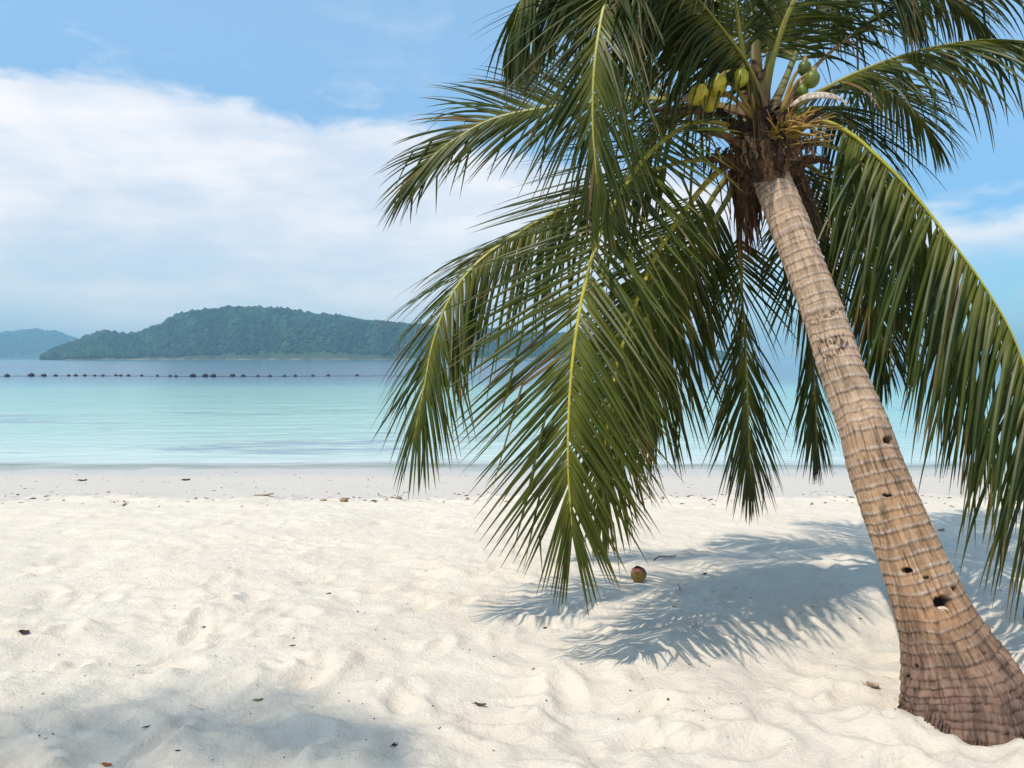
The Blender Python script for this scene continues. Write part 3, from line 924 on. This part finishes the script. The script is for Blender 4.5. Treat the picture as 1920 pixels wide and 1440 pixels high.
frond([(1428, 195, 4.72), (1402, 120, 4.56), (1345, 40, 4.40), (1285, -30, 4.25), (1232, -70, 4.1), (1190, -55, 4.0), (1165, 0, 3.95)],
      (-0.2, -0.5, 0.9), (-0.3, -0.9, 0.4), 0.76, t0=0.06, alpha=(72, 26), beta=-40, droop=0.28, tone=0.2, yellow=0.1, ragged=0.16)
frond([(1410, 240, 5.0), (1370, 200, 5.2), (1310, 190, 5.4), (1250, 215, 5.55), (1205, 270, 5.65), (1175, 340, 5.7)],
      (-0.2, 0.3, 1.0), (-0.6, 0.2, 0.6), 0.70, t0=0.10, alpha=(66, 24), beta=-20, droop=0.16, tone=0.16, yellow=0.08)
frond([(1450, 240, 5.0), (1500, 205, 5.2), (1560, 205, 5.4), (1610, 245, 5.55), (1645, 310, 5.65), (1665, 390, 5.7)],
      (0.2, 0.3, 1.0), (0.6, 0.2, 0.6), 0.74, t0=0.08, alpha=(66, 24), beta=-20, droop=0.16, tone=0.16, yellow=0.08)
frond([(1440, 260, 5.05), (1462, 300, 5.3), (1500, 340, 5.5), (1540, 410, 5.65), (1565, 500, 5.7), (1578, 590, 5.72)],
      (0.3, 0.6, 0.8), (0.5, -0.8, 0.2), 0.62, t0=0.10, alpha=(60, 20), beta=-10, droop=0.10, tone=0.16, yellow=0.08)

# ------------------------------------------------------------------ palm: crown heart
def ribbon_sheath(ctrl, width, col, name, bend=0.35):
    pts = [at(*c) for c in ctrl]
    Pth, ln = catmull(pts, 22)
    Tn = unit(np.gradient(Pth, axis=0))
    view = unit(Pth - np.array((0, 0, EYE)))
    Sd = unit(np.cross(Tn, view))
    Nn = np.cross(Sd, Tn)
    V = []
    nw = 7
    for i in range(22):
        x = i / 21
        ww = width * np.interp(x, [0, 0.3, 0.75, 1], [0.9, 1.0, 0.7, 0.12]) * (1 + 0.07 * rng.normal())
        for k in range(nw):
            a = (k / (nw - 1) - 0.5) * 2
            V.append(Pth[i] + Sd[i] * ww * a * (1 + 0.1 * rng.normal()) + Nn[i] * bend * ww * (a * a - 0.5) + rng.normal(0, 0.004, 3))
    Fc = [(i * nw + k, i * nw + k + 1, (i + 1) * nw + k + 1, (i + 1) * nw + k) for i in range(21) for k in range(nw - 1)]
    V = np.array(V)
    c = np.array(col) * (1 + 0.35 * rng.normal(size=(len(V), 1)))
    return mesh_obj(name, V, np.array(Fc), m_fib, palm, True, np.clip(c, 0.01, 1))


brown = (0.065, 0.034, 0.017)
for (a, b, c, wdt) in [((1428, 338, 4.55), (1402, 305, 4.54), (1366, 268, 4.55), 0.055), ((1458, 335, 4.55), (1476, 300, 4.55), (1516, 266, 4.56), 0.055),
                       ((1440, 340, 4.55), (1438, 295, 4.54), (1424, 228, 4.60), 0.07), ((1408, 330, 4.66), (1372, 300, 4.7), (1318, 300, 4.76), 0.07),
                       ((1475, 335, 4.66), (1515, 300, 4.74), (1562, 306, 4.8), 0.06), ((1424, 275, 4.60), (1416, 190, 4.74), (1413, 115, 4.88), 0.08),
                       ((1448, 285, 4.60), (1475, 225, 4.72), (1498, 160, 4.9), 0.07), ((1410, 290, 4.56), (1352, 250, 4.52), (1300, 246, 4.48), 0.05),
                       ((1418, 330, 4.57), (1396, 352, 4.60), (1390, 400, 4.66), 0.05), ((1440, 250, 4.8), (1425, 200, 4.9), (1432, 130, 5.0), 0.10),
                       ((1405, 265, 4.62), (1370, 230, 4.68), (1340, 200, 4.75), 0.07), ((1460, 270, 4.60), (1500, 235, 4.66), (1540, 205, 4.75), 0.07),
                       ((1420, 300, 4.54), (1405, 262, 4.54), (1385, 215, 4.60), 0.06), ((1455, 315, 4.53), (1462, 270, 4.54), (1470, 215, 4.62), 0.06)]:
    ribbon_sheath([a, b, c], wdt * 0.58, np.array(brown) * rng.uniform(0.45, 2.0), 'fibre_sheath')


def rag(px, py, d, length, spread, count, col, lean=0.0):
    """bundle of hanging dry strips, torn from an old leaf base"""
    V, Fc, Cc = [], [], []
    for k in range(count):
        a = at(px + rng.normal(0, spread), py + rng.normal(0, 8), d + rng.normal(0, 0.04))
        L_ = length * rng.uniform(0.45, 1.1)
        q = np.linspace(0, 1, 7)
        sway = rng.normal(0, 0.05, 2)
        pth = np.stack([a[0] + (lean + sway[0]) * q * L_ + rng.normal(0, .006, 7), a[1] + sway[1] * q + rng.normal(0, .006, 7), a[2] - L_ * q], 1)
        w_ = rng.uniform(0.004, 0.014)
        th = rng.uniform(0, math.pi)
        sd = np.array((math.cos(th), math.sin(th) * 0.6, 0))
        b0 = len(V)
        for i in range(7):
            ww = w_ * (1 - q[i] ** 2) + 0.001
            V += [pth[i] - sd * ww, pth[i] + sd * ww]
        Fc += [(b0 + 2 * i, b0 + 2 * i + 1, b0 + 2 * i + 3, b0 + 2 * i + 2) for i in range(6)]
        Cc += [np.array(col) * rng.uniform(0.45, 1.5)] * 14
    ob = mesh_obj('dry_fibre_rag', np.array(V), np.array(Fc), m_fib, palm, False, np.array(Cc))
    ob['label'] = 'hanging brown fibrous rag of old leaf bases under the crown'
    ob['kind'] = 'stuff'


rag(1388, 325, 4.92, 0.50, 11, 60, (0.15, 0.08, 0.042), 0.10)
rag(1402, 335, 5.0, 0.46, 11, 50, (0.10, 0.052, 0.03), 0.05)
rag(1480, 325, 4.9, 0.42, 12, 60, (0.11, 0.065, 0.04), 0.42)
rag(1350, 285, 4.8, 0.16, 22, 30, (0.12, 0.065, 0.035), -0.05)
rag(1412, 262, 4.54, 0.15, 16, 40, (0.20, 0.12, 0.06), 0.0)
rag(1500, 262, 4.56, 0.12, 30, 40, (0.11, 0.06, 0.03), 0.1)
ribbon_sheath([(1225, 206, 4.75), (1290, 207, 4.76), (1345, 216, 4.78), (1395, 240, 4.80)], 0.02, (0.16, 0.11, 0.075), 'dry_sheath', 0.6)
# loose fibres
for k in range(90):
    a = at(1435 + rng.normal(0, 38), 280 + rng.normal(0, 34), 4.72 + rng.normal(0, 0.10))
    dv = rng.normal(0, 1, 3)
    dv[2] -= 0.8
    dv = unit(dv) * rng.uniform(0.06, 0.2)
    V_, F_ = tube([a, a + dv * 0.5 + rng.normal(0, .01, 3), a + dv + np.array((0, 0, -0.03))], [0.003, 0.0025, 0.001], 4)
    mesh_obj('fibre', V_, F_, m_fib, palm, True, np.tile(np.array((0.15, 0.085, 0.04)) * rng.uniform(0.5, 1.3), (len(V_), 1)))
# flower stalks with many thin branches, beside the pale spathe
for k in range(60):
    a = at(1455 + rng.uniform(-12, 30), 268 + rng.normal(0, 8), 4.62)
    ex, ey = rng.uniform(1428, 1588), rng.uniform(198, 262)
    b = at(ex, ey + 0.0012 * (ex - 1500) ** 2, 4.48 + rng.uniform(-0.06, 0.14))
    m_ = (a + b) / 2 + np.array((0, 0, rng.uniform(0.0, 0.06)))
    Pth, _ = catmull([a, m_, b], 9)
    V_, F_ = tube(Pth, np.linspace(0.007, 0.003, 9), 5)
    mesh_obj('flower_stalk', V_, F_, m_rach, palm, True, np.tile(np.array((0.36, 0.22, 0.04)) * rng.uniform(0.4, 1.3), (len(V_), 1)))


def boat(name, ctrl, wmax, col, label):
    pts = [at(*c) for c in ctrl]
    n = 26
    Pth, ln = catmull(pts, n)
    Tn = unit(np.gradient(Pth, axis=0))
    up = np.array((0, -0.55, 0.84))
    Un = unit(up - Tn * (Tn @ up)[:, None])
    Sn = np.cross(Tn, Un)
    V = []
    nk = 12
    for th in (0.0, 0.007):
        for i in range(n):
            x = i / (n - 1)
            w_ = wmax * (math.sin(math.pi * min(1, 0.06 + 0.94 * x)) ** 0.7) + 0.002
            for k in range(nk):
                a = math.pi * (k / (nk - 1))
                V.append(Pth[i] + Sn[i] * math.cos(a) * (w_ - th) + Un[i] * math.sin(a) * (w_ * 0.62 - th))
    V = np.array(V)
    h = n * nk
    Fc = []
    for o_ in (0, h):
        Fc += [(o_ + i * nk + k, o_ + i * nk + k + 1, o_ + (i + 1) * nk + k + 1, o_ + (i + 1) * nk + k) for i in range(n - 1) for k in range(nk - 1)]
    for i in range(n - 1):
        Fc += [(i * nk, (i + 1) * nk, h + (i + 1) * nk, h + i * nk), (i * nk + nk - 1, h + i * nk + nk - 1, h + (i + 1) * nk + nk - 1, (i + 1) * nk + nk - 1)]
    c = np.tile(col, (len(V), 1)) * (1 + 0.10 * rng.normal(size=(len(V), 1)))
    ob = mesh_obj(name, V, np.array(Fc), m_fib, palm, True, np.clip(c, 0, 1))
    ob['label'] = label
    return ob


boat('spathe', [(1482, 200, 4.44), (1510, 184, 4.40), (1545, 181, 4.38), (1572, 186, 4.38), (1590, 198, 4.38)], 0.035, (0.56, 0.48, 0.39), 'pale boat-shaped flower sheath in the crown')
boat('spathe', [(1275, 196, 4.74), (1283, 186, 4.72), (1292, 178, 4.72)], 0.022, (0.60, 0.52, 0.42), 'pale dry sheath end beside yellow coconuts')


def nut(px, py, d, r, col, tilt, lab):
    c = at(px, py, d)
    nu, nv = 16, 12
    V = []
    for j in range(nv + 1):
        ph = math.pi * j / nv
        for i in range(nu):
            th = 2 * math.pi * i / nu
            rr_ = math.sin(ph) * (1 + 0.05 * math.cos(3 * th)) * (1 + 0.08 * math.cos(ph))
            V.append((r * rr_ * math.cos(th), r * rr_ * math.sin(th), r * 1.22 * math.cos(ph)))
    V = np.array(V)
    ct, st_ = math.cos(tilt), math.sin(tilt)
    V = np.stack([V[:, 0] * ct + V[:, 2] * st_, V[:, 1], -V[:, 0] * st_ + V[:, 2] * ct], 1) + c
    Fc = [(j * nu + i, j * nu + (i + 1) % nu, (j + 1) * nu + (i + 1) % nu, (j + 1) * nu + i) for j in range(nv) for i in range(nu)]
    cc = np.tile(col, (len(V), 1))
    ob = mesh_obj('coconut', V, np.array(Fc), m_nut, palm, True, cc)
    ob['label'] = lab
    # calyx at the stalk end
    top = c + np.array((st_, 0, ct)) * r * 1.18
    axis = unit(np.array((st_, 0, ct)))
    V2, F2 = tube([top - axis * 0.02, top + axis * 0.004, top + axis * 0.03], [r * 0.50, r * 0.42, r * 0.14], 8)
    mesh_obj('calyx', V2, F2, m_rach, ob, True, np.tile((0.24, 0.17, 0.05), (len(V2), 1)))
    return ob


GRN = (0.13, 0.17, 0.018)
YEL = (0.46, 0.40, 0.02)
nut(1522, 149, 4.62, 0.043, GRN, 0.25, 'round green coconut nearest the pale spathe')
nut(1508, 128, 4.70, 0.038, (0.10, 0.15, 0.02), 0.1, 'green coconut at the top of the right cluster')
nut(1505, 170, 4.66, 0.032, (0.12, 0.19, 0.025), -0.2, 'small green coconut at the bottom of the right cluster')
nut(1308, 178, 4.36, 0.052, YEL, 0.7, 'yellow coconut at the left end of the left cluster')
nut(1345, 160, 4.40, 0.050, YEL, 0.5, 'yellow coconut in the middle of the left cluster')
nut(1388, 146, 4.46, 0.045, (0.34, 0.34, 0.02), 0.2, 'yellow-green coconut at the right end of the left cluster')
nut(1332, 190, 4.46, 0.050, YEL, 0.3, 'yellow coconut hidden low in the left cluster')
for (a, b) in [((1410, 220, 4.70), (1322, 166, 4.38)), ((1410, 215, 4.70), (1352, 150, 4.42)), ((1415, 210, 4.70), (1390, 136, 4.46)), ((1410, 222, 4.70), (1338, 178, 4.47)), ((1465, 210, 4.75), (1508, 118, 4.70)), ((1465, 210, 4.75), (1520, 135, 4.64))]:
    A_, B_ = at(*a), at(*b)
    Pth, _ = catmull([A_, (A_ + B_) / 2 + np.array((0, 0, 0.05)), B_], 8)
    V_, F_ = tube(Pth, np.linspace(0.014, 0.009, 8), 6)
    mesh_obj('fruit_stalk', V_, F_, m_rach, palm, True, np.tile((0.30, 0.19, 0.04), (len(V_), 1)))

# ------------------------------------------------------------------ a second palm beside the viewer: only its shade falls into view
palm2 = bpy.data.objects.new('palm_tree', None)
COL.objects.link(palm2)
tag(palm2, 'tall coconut palm beside the viewer, out of frame, shading the lower left sand', 'palm tree')
top2 = np.array((-9.4, -2.8, 13.6))
Pth, _ = catmull([(-11.0, -4.2, -0.3), (-10.6, -3.9, 1.5), (-9.6, -3.2, 7.0), tuple(top2)], 60)
V_, F_ = tube(Pth, np.interp(np.linspace(0, 1, 60), [0, 0.06, 0.15, 1], [0.30, 0.20, 0.15, 0.10]) * (1 + 0.03 * np.sin(np.arange(60) * 2.2)), 14)
mesh_obj('trunk', V_, F_, m_bark, palm2, True, np.tile((0.33, 0.24, 0.17), (len(V_), 1)))
src = [o_ for o_ in palm.children if o_.name.startswith('frond') and any(c_.name.startswith('leaflets') for c_ in o_.children)]
base1 = at(1420, 240, 4.9)
for k in range(6):
    sf_ = src[(k * 3 + 1) % len(src)]
    cp = sf_.copy()
    COL.objects.link(cp)
    cp.parent = palm2
    ang_ = 1.05 * k + 0.5
    cp.rotation_euler = (0, 0, ang_)
    ca, sa = math.cos(ang_), math.sin(ang_)
    cp.location = (top2[0] - (ca * base1[0] - sa * base1[1]), top2[1] - (sa * base1[0] + ca * base1[1]), top2[2] - base1[2])
    for ch in sf_.children:
        c2 = ch.copy()
        COL.objects.link(c2)
        c2.parent = cp

# ------------------------------------------------------------------ buoys on the sea
m_buoy, t, o = new_mat('buoy_plastic')
geo = t.node('ShaderNodeNewGeometry')
nn = t.noise(geo.outputs['Position'], 3.0, 4.0)
principled(t, o, t.ramp(nn, [(0.4, (0.014, 0.017, 0.022)), (0.7, (0.045, 0.04, 0.04))]), 0.5, 0.4)
m_rope, t, o = new_mat('buoy_rope')
principled(t, o, (0.06, 0.03, 0.03), 0.8, 0.2)
BX = [8, 21, 50, 75, 95, 117, 126, 147, 167, 186, 197, 219, 233, 261, 297, 326, 345, 372, 395, 413, 440, 463, 489, 515, 538, 556, 586, 611, 663]
BIG = {21: 1.25, 50: 1.3, 75: 1.2, 372: 1.35, 395: 1.3, 413: 1.35, 440: 1.35, 463: 1.1, 8: 0.7}
YB = 94.0
ORD = ['leftmost', 'second', 'third', 'fourth', 'fifth', 'sixth', 'seventh', 'eighth', 'ninth', 'tenth', 'eleventh', 'twelfth', 'thirteenth', 'fourteenth',
       'fifteenth', 'sixteenth', 'seventeenth', 'eighteenth', 'nineteenth', 'twentieth', 'twenty-first', 'twenty-second', 'twenty-third', 'twenty-fourth',
       'twenty-fifth', 'twenty-sixth', 'twenty-seventh', 'twenty-eighth', 'twenty-ninth']
prof = [(-0.36, 0.03), (-0.34, 0.10), (-0.27, 0.19), (-0.14, 0.235), (-0.02, 0.24), (0.0, 0.262), (0.04, 0.262), (0.06, 0.24), (0.18, 0.23), (0.29, 0.18), (0.35, 0.09), (0.37, 0.03)]
bv, bf = tube([(p[0], 0, 0) for p in prof], [p[1] for p in prof], 14)
lug_v, lug_f = tube([(-0.05, 0, 0.22), (-0.05, 0, 0.31), (0.02, 0, 0.35), (0.09, 0, 0.31), (0.09, 0, 0.22)], 0.025, 6)
bme = None
for i, px in enumerate(BX):
    x = (px - 960) / F * YB
    sc = 0.74 * BIG.get(px, 0.82) * rng.uniform(0.9, 1.08)
    if bme is None:
        bo = mesh_obj('buoy', bv, bf, m_buoy)
        lug = mesh_obj('lifting_eye', lug_v, lug_f, m_buoy, bo)
        bme, lme = bo.data, lug.data
    else:
        bo = bpy.data.objects.new('buoy', bme)
        COL.objects.link(bo)
        lug = bpy.data.objects.new('lifting_eye', lme)
        COL.objects.link(lug)
        lug.parent = bo
    bo.location = (x, YB + 1.6 * math.sin(px * 0.011) + rng.normal(0, 0.5), SEA + 0.09 * sc)
    bo.scale = (sc, sc, sc)
    bo.rotation_euler = (rng.normal(0, 0.15), rng.normal(0, 0.15), rng.normal(0, 0.35))
    size = 'large' if BIG.get(px, 0.8) > 1 else 'small'
    nm = ORD[i] + (' dark float' if i == 0 else ' dark float from the left')
    tag(bo, f'{size} {nm} in the row of buoys across the sea', 'buoy', 'dark buoys strung in a row across the sea')
rp = [((x_ - 960) / F * YB, YB + 1.6 * math.sin(x_ * 0.011) + 0.3 * math.sin(x_ * 0.09), SEA + 0.02 + 0.02 * math.sin(x_ * 0.3)) for x_ in range(-120, 760, 6)]
V_, F_ = tube(rp, 0.022, 6)
tag(mesh_obj('buoy_rope', V_, F_, m_rope), 'thin reddish rope joining the dark buoys on the sea', 'rope')

# ------------------------------------------------------------------ things on the sand
m_husk, t, o = new_mat('old_coconut_husk')
tcn = t.node('ShaderNodeTexCoord')
vc = t.node('ShaderNodeVertexColor', layer_name='tint')
nn = t.noise(tcn.outputs['Object'], 22.0, 5.0, 0.65)
principled(t, o, t.mix(t.mapr(nn, 0.4, 0.7), vc.outputs[0], t.mix(1.0, vc.outputs[0], (0.45, 0.30, 0.25, 1), 'MULTIPLY')), 0.6, 0.3, t.bump(nn, 0.5, 0.01))
g = on_ground(1197, 1090)
r0 = 0.057
nu, nv = 28, 20
V, cols = [], []
for j in range(nv + 1):
    ph = math.pi * (0.13 + 0.87 * j / nv)
    for i in range(nu):
        th = 2 * math.pi * i / nu
        rr_ = math.sin(ph) * (1 + 0.05 * math.cos(3 * th + 0.6))
        z = math.cos(ph) * 1.02
        if j == 0:
            z += 0.14 * math.sin(th * 5) * math.cos(th * 3 + 1)
        V.append((r0 * rr_ * math.cos(th), r0 * rr_ * math.sin(th), r0 * z))
        k_ = sstep(np.array(ph), 0.5, 1.5)
        cols.append(np.array((0.20, 0.065, 0.035)) * (1 - k_) + np.array((0.30, 0.19, 0.04)) * k_)
Fc = [(j * nu + i, (j + 1) * nu + i, (j + 1) * nu + (i + 1) % nu, j * nu + (i + 1) % nu) for j in range(nv) for i in range(nu)]
coco = mesh_obj('coconut', V, np.array(Fc), m_husk, None, True, np.array(cols))
coco.location = (g[0], g[1], g[2] + r0 * 0.86)
coco.rotation_euler = (0.10, -0.05, 0.4)
tag(coco, 'brown and green fallen coconut with broken top lying on the sand', 'coconut')
V, Fc = [], []
for j in range(7):
    q = j / 6
    for i in range(nu):
        th = 2 * math.pi * i / nu
        rad_ = r0 * (0.40 - 0.05 * q) * (1 - 0.9 * q ** 3)
        V.append((rad_ * math.cos(th), rad_ * math.sin(th), r0 * (0.90 - 0.75 * q) + (r0 * 0.10 * math.sin(th * 5) * math.cos(th * 3 + 1) if j == 0 else 0)))
Fc = [(j * nu + i, j * nu + (i + 1) % nu, (j + 1) * nu + (i + 1) % nu, (j + 1) * nu + i) for j in range(6) for i in range(nu)]
mesh_obj('hollow', V, np.array(Fc), m_husk, coco, True, np.tile((0.035, 0.018, 0.012), (len(V), 1)))

m_twig, t, o = new_mat('dry_plant_bits')
vc = t.node('ShaderNodeVertexColor', layer_name='tint')
geo = t.node('ShaderNodeNewGeometry')
nn = t.noise(geo.outputs['Position'], 120.0, 3.0)
principled(t, o, t.mix(t.mapr(nn, 0.4, 0.7, 0, 0.6), vc.outputs[0], t.mix(1.0, vc.outputs[0], (0.4, 0.35, 0.3, 1), 'MULTIPLY')), 0.85, 0.2)


def twig(px0, py0, px1, py1, r, col, label, lift=0.01, fork=True):
    a, b = on_ground(px0, py0), on_ground(px1, py1)
    m_ = [a + (b - a) * q for q in (0, 0.3, 0.6, 1.0)]
    m_ = [np.array((p[0], p[1], ground_z(p[0], p[1]) + r * 0.7 + lift * math.sin(i * 1.1))) + rng.normal(0, r * 0.8, 3) * (0 < i < 3) for i, p in enumerate(m_)]
    Pth, ln = catmull(m_, 12)
    V, Fc = tube(Pth, np.linspace(r, r * 0.45, 12), 6)
    V = [v + rng.normal(0, r * 0.12, 3) for v in V]
    ob = mesh_obj('twig', V, Fc, m_twig, None, True, np.tile(col, (len(V), 1)))
    tag(ob, label, 'twig')
    if fork:
        b0 = Pth[7]
        V2, F2 = tube([b0, b0 + (Pth[9] - Pth[7]) * 0.5 + np.array((0.4 * r, -2.2 * r, r)), b0 + (Pth[10] - Pth[7]) * 0.8 + np.array((0, -5 * r, 1.5 * r))], [r * 0.6, r * 0.45, r * 0.25], 5)
        mesh_obj('side_shoot', V2, F2, m_twig, ob, True, np.tile(col, (len(V2), 1)))
    return ob


def leaf(px, py, ln, wd, rot, col, label, curl=0.3, name='leaf', cat='leaf'):
    g = on_ground(px, py)
    V, n, nw = [], 9, 5
    if name == 'leaf':
        ln, wd = ln * 0.75, wd * 0.75
    for th in (0.0, 0.0016):
        for i in range(n):
            x = i / (n - 1)
            w_ = wd * math.sin(math.pi * min(0.985, 0.03 + x * 0.96)) ** 0.8 * (1 + 0.15 * math.sin(9 * x))
            for k in range(nw):
                a = (k / (nw - 1) - 0.5) * 2
                z = curl * wd * abs(a) ** 1.6 + curl * ln * 0.5 * (2 * x - 1) ** 2 * 0.4 + rng.normal(0, wd * 0.04)
                V.append(((x - 0.5) * ln, a * w_, z + th))
    h = n * nw
    Fc = []
    for o_ in (0, h):
        Fc += [(o_ + i * nw + k, o_ + i * nw + k + 1, o_ + (i + 1) * nw + k + 1, o_ + (i + 1) * nw + k) for i in range(n - 1) for k in range(nw - 1)]
    ob = mesh_obj(name, V, np.array(Fc), m_twig, None, True, np.tile(col, (len(V), 1)))
    ob.location = (g[0], g[1], g[2] + 0.001)
    ob.rotation_euler = (rng.normal(0, .2), rng.normal(0, .12), rot)
    tag(ob, label, cat)
    V2, F2 = tube([(-ln * 0.5, 0, 0.001 + curl * ln * 0.2), (-ln * 0.62, wd * .1, curl * ln * 0.22), (-ln * 0.75, wd * .2, curl * ln * 0.2)], 0.0016, 5)
    mesh_obj('stem', V2, F2, m_twig, ob, True, np.tile(np.array(col) * 0.8, (len(V2), 1)))
    return ob


DK = (0.045, 0.028, 0.022)
BR = (0.16, 0.08, 0.035)
twig(1226, 1052, 1268, 1043, 0.006, (0.15, 0.09, 0.05), 'thin brown twig on shaded sand just behind the fallen coconut', 0.02)
twig(1275, 1108, 1270, 1096, 0.003, BR, 'tiny upright brown twig on bright sand right of the coconut', 0.01, False)
leaf(617, 1114, 0.045, 0.012, 0.7, DK, 'small dark leaf alone on the bright sand, centre left')
leaf(46, 1190, 0.075, 0.020, 0.15, (0.06, 0.04, 0.035), 'dark curled leaf near the left edge of the sand', 0.7)
leaf(384, 1180, 0.045, 0.009, 0.3, (0.12, 0.08, 0.05), 'narrow grey-brown leaf on sand, left of centre')
leaf(900, 1325, 0.075, 0.016, 0.2, (0.13, 0.10, 0.075), 'pale grey-brown leaf lying in the foreground centre', 0.6)
leaf(276, 1364, 0.040, 0.009, 0.6, DK, 'dark narrow leaf bit in the left foreground')
leaf(549, 1212, 0.040, 0.008, 0.1, BR, 'brown narrow leaf bit on sand below centre left')
leaf(485, 1317, 0.055, 0.016, 0.2, (0.34, 0.24, 0.13), 'tan dry leaf half sunk in foreground sand', 0.3)
leaf(740, 1398, 0.045, 0.012, 0.9, (0.07, 0.045, 0.04), 'dark leaf scrap at the bottom, left of centre')
leaf(1636, 1289, 0.065, 0.026, 0.1, (0.42, 0.32, 0.22), 'pale tan husk scrap on sand left of the trunk foot', 0.5, 'husk_scrap', 'husk scrap')
leaf(200, 1436, 0.050, 0.015, 0.1, (0.36, 0.10, 0.04), 'orange-red leaf at the bottom edge of the sand', 0.3)
leaf(1765, 996, 0.10, 0.03, 0.2, (0.30, 0.20, 0.12), 'light brown leaf on sand just right of the trunk')
leaf(1322, 1079, 0.04, 0.016, 0.5, (0.03, 0.02, 0.018), 'small black leaf in the shade right of the fallen coconut', 0.6)
leaf(495, 930, 0.26, 0.05, 0.05, (0.38, 0.28, 0.17), 'tan driftwood scrap on the damp sand near the tide line', 0.2, 'driftwood', 'driftwood')
leaf(155, 902, 0.14, 0.04, 0.1, (0.07, 0.05, 0.045), 'dark scrap on damp sand by the water, far left', 0.4, 'seaweed_scrap', 'seaweed')
leaf(349, 901, 0.13, 0.035, 0.3, (0.07, 0.05, 0.05), 'dark scrap on damp sand by the water, below the island peak', 0.4, 'seaweed_scrap', 'seaweed')


def pebble(px, py, r, col, label):
    g = on_ground(px, py)
    V = ICO_V * np.array((r * 1.2, r, r * 0.75)) * (1 + 0.22 * rng.normal(size=(len(ICO_V), 1)))
    ob = mesh_obj('coral_lump', V, ICO_F, m_twig, None, True, np.tile(col, (len(V), 1)))
    ob.location = (g[0], g[1], g[2] + r * 0.35)
    tag(ob, label, 'coral')


pebble(645, 941, 0.045, (0.34, 0.24, 0.14), 'largest tan coral lump on the tide line')
pebble(748, 936, 0.035, (0.30, 0.22, 0.14), 'upright tan coral lump at right end of the tide line')
pebble(606, 940, 0.03, (0.42, 0.34, 0.24), 'small pale coral lump left of the largest one')

# crumbs of bark, shell and seaweed: uncountable
n = 1500
V, Fc, cols = [], [], []
k = 0
while k < n:
    u = rng.random()
    if u < 0.42:
        y = 1.95 + 4.2 * rng.random() ** 1.5
        x = (rng.random() - 0.5) * (1.5 * y + 1.5)
        sz = rng.uniform(0.0012, 0.0045) * (0.6 + 0.16 * y)
        if rng.random() < 0.06:
            sz *= 1.8
    elif u < 0.80:
        y = 10.7 + rng.normal(0, 0.35) + 0.5 * math.sin(k)
        x = (rng.random() - 0.5) * 22
        sz = rng.uniform(0.006, 0.024)
        if rng.random() < 0.5 and fbm(np.array(x * 0.8), np.array(2.0), 2) < 0.0:
            continue
    else:
        y = rng.uniform(10.9, 14.6)
        x = (rng.random() - 0.5) * 24
        sz = rng.uniform(0.005, 0.017)
    z = ground_z(x, y)
    a = rng.uniform(0, math.pi)
    ca, sa = math.cos(a) * sz, math.sin(a) * sz
    e = rng.uniform(1.0, 3.0)
    hgt = sz * rng.uniform(0.4, 1.0)
    b0 = len(V)
    V += [(x + ca * e, y + sa * e, z), (x - sa, y + ca, z), (x - ca * e, y - sa * e, z), (x + sa, y - ca, z), (x + rng.normal(0, sz * .3), y, z + hgt)]
    Fc += [(b0, b0 + 1, b0 + 4), (b0 + 1, b0 + 2, b0 + 4), (b0 + 2, b0 + 3, b0 + 4), (b0 + 3, b0, b0 + 4)]
    c = [(0.05, 0.03, 0.025), (0.16, 0.08, 0.035), (0.10, 0.07, 0.05), (0.30, 0.20, 0.11)][int(rng.choice(4, p=[0.45, 0.2, 0.2, 0.15] if u < 0.42 else [0.15, 0.15, 0.25, 0.45]))]
    cols += [c] * 5
    k += 1
tag(mesh_obj('beach_debris', V, np.array(Fc), m_twig, None, False, np.array(cols)), 'tiny dark crumbs of bark, shell and seaweed strewn over the sand', 'debris', kind='stuff')

# ------------------------------------------------------------------ haze
m_haze, t, o = new_mat('sea_haze')
pv = t.node('ShaderNodeVolumePrincipled')
pv.inputs['Color'].default_value = (0.44, 0.80, 1.0, 1)
pv.inputs['Density'].default_value = 3.9e-4
t.l.new(pv.outputs[0], o.inputs['Volume'])
hx, hy0, hy1, hz0, hz1 = 4600.0, -200.0, 4600.0, -5.5, 119.0
V = [(sx_ * hx, y_, z_) for z_ in (hz0, hz1) for (sx_, y_) in ((-1, hy0), (1, hy0), (1, hy1), (-1, hy1))]
haze = mesh_obj('haze', V, [(3, 2, 1, 0), (4, 5, 6, 7), (0, 1, 5, 4), (1, 2, 6, 5), (2, 3, 7, 6), (3, 0, 4, 7)], m_haze, None, False)
tag(haze, 'thin pale sea haze over the water and islands', 'haze', kind='stuff')
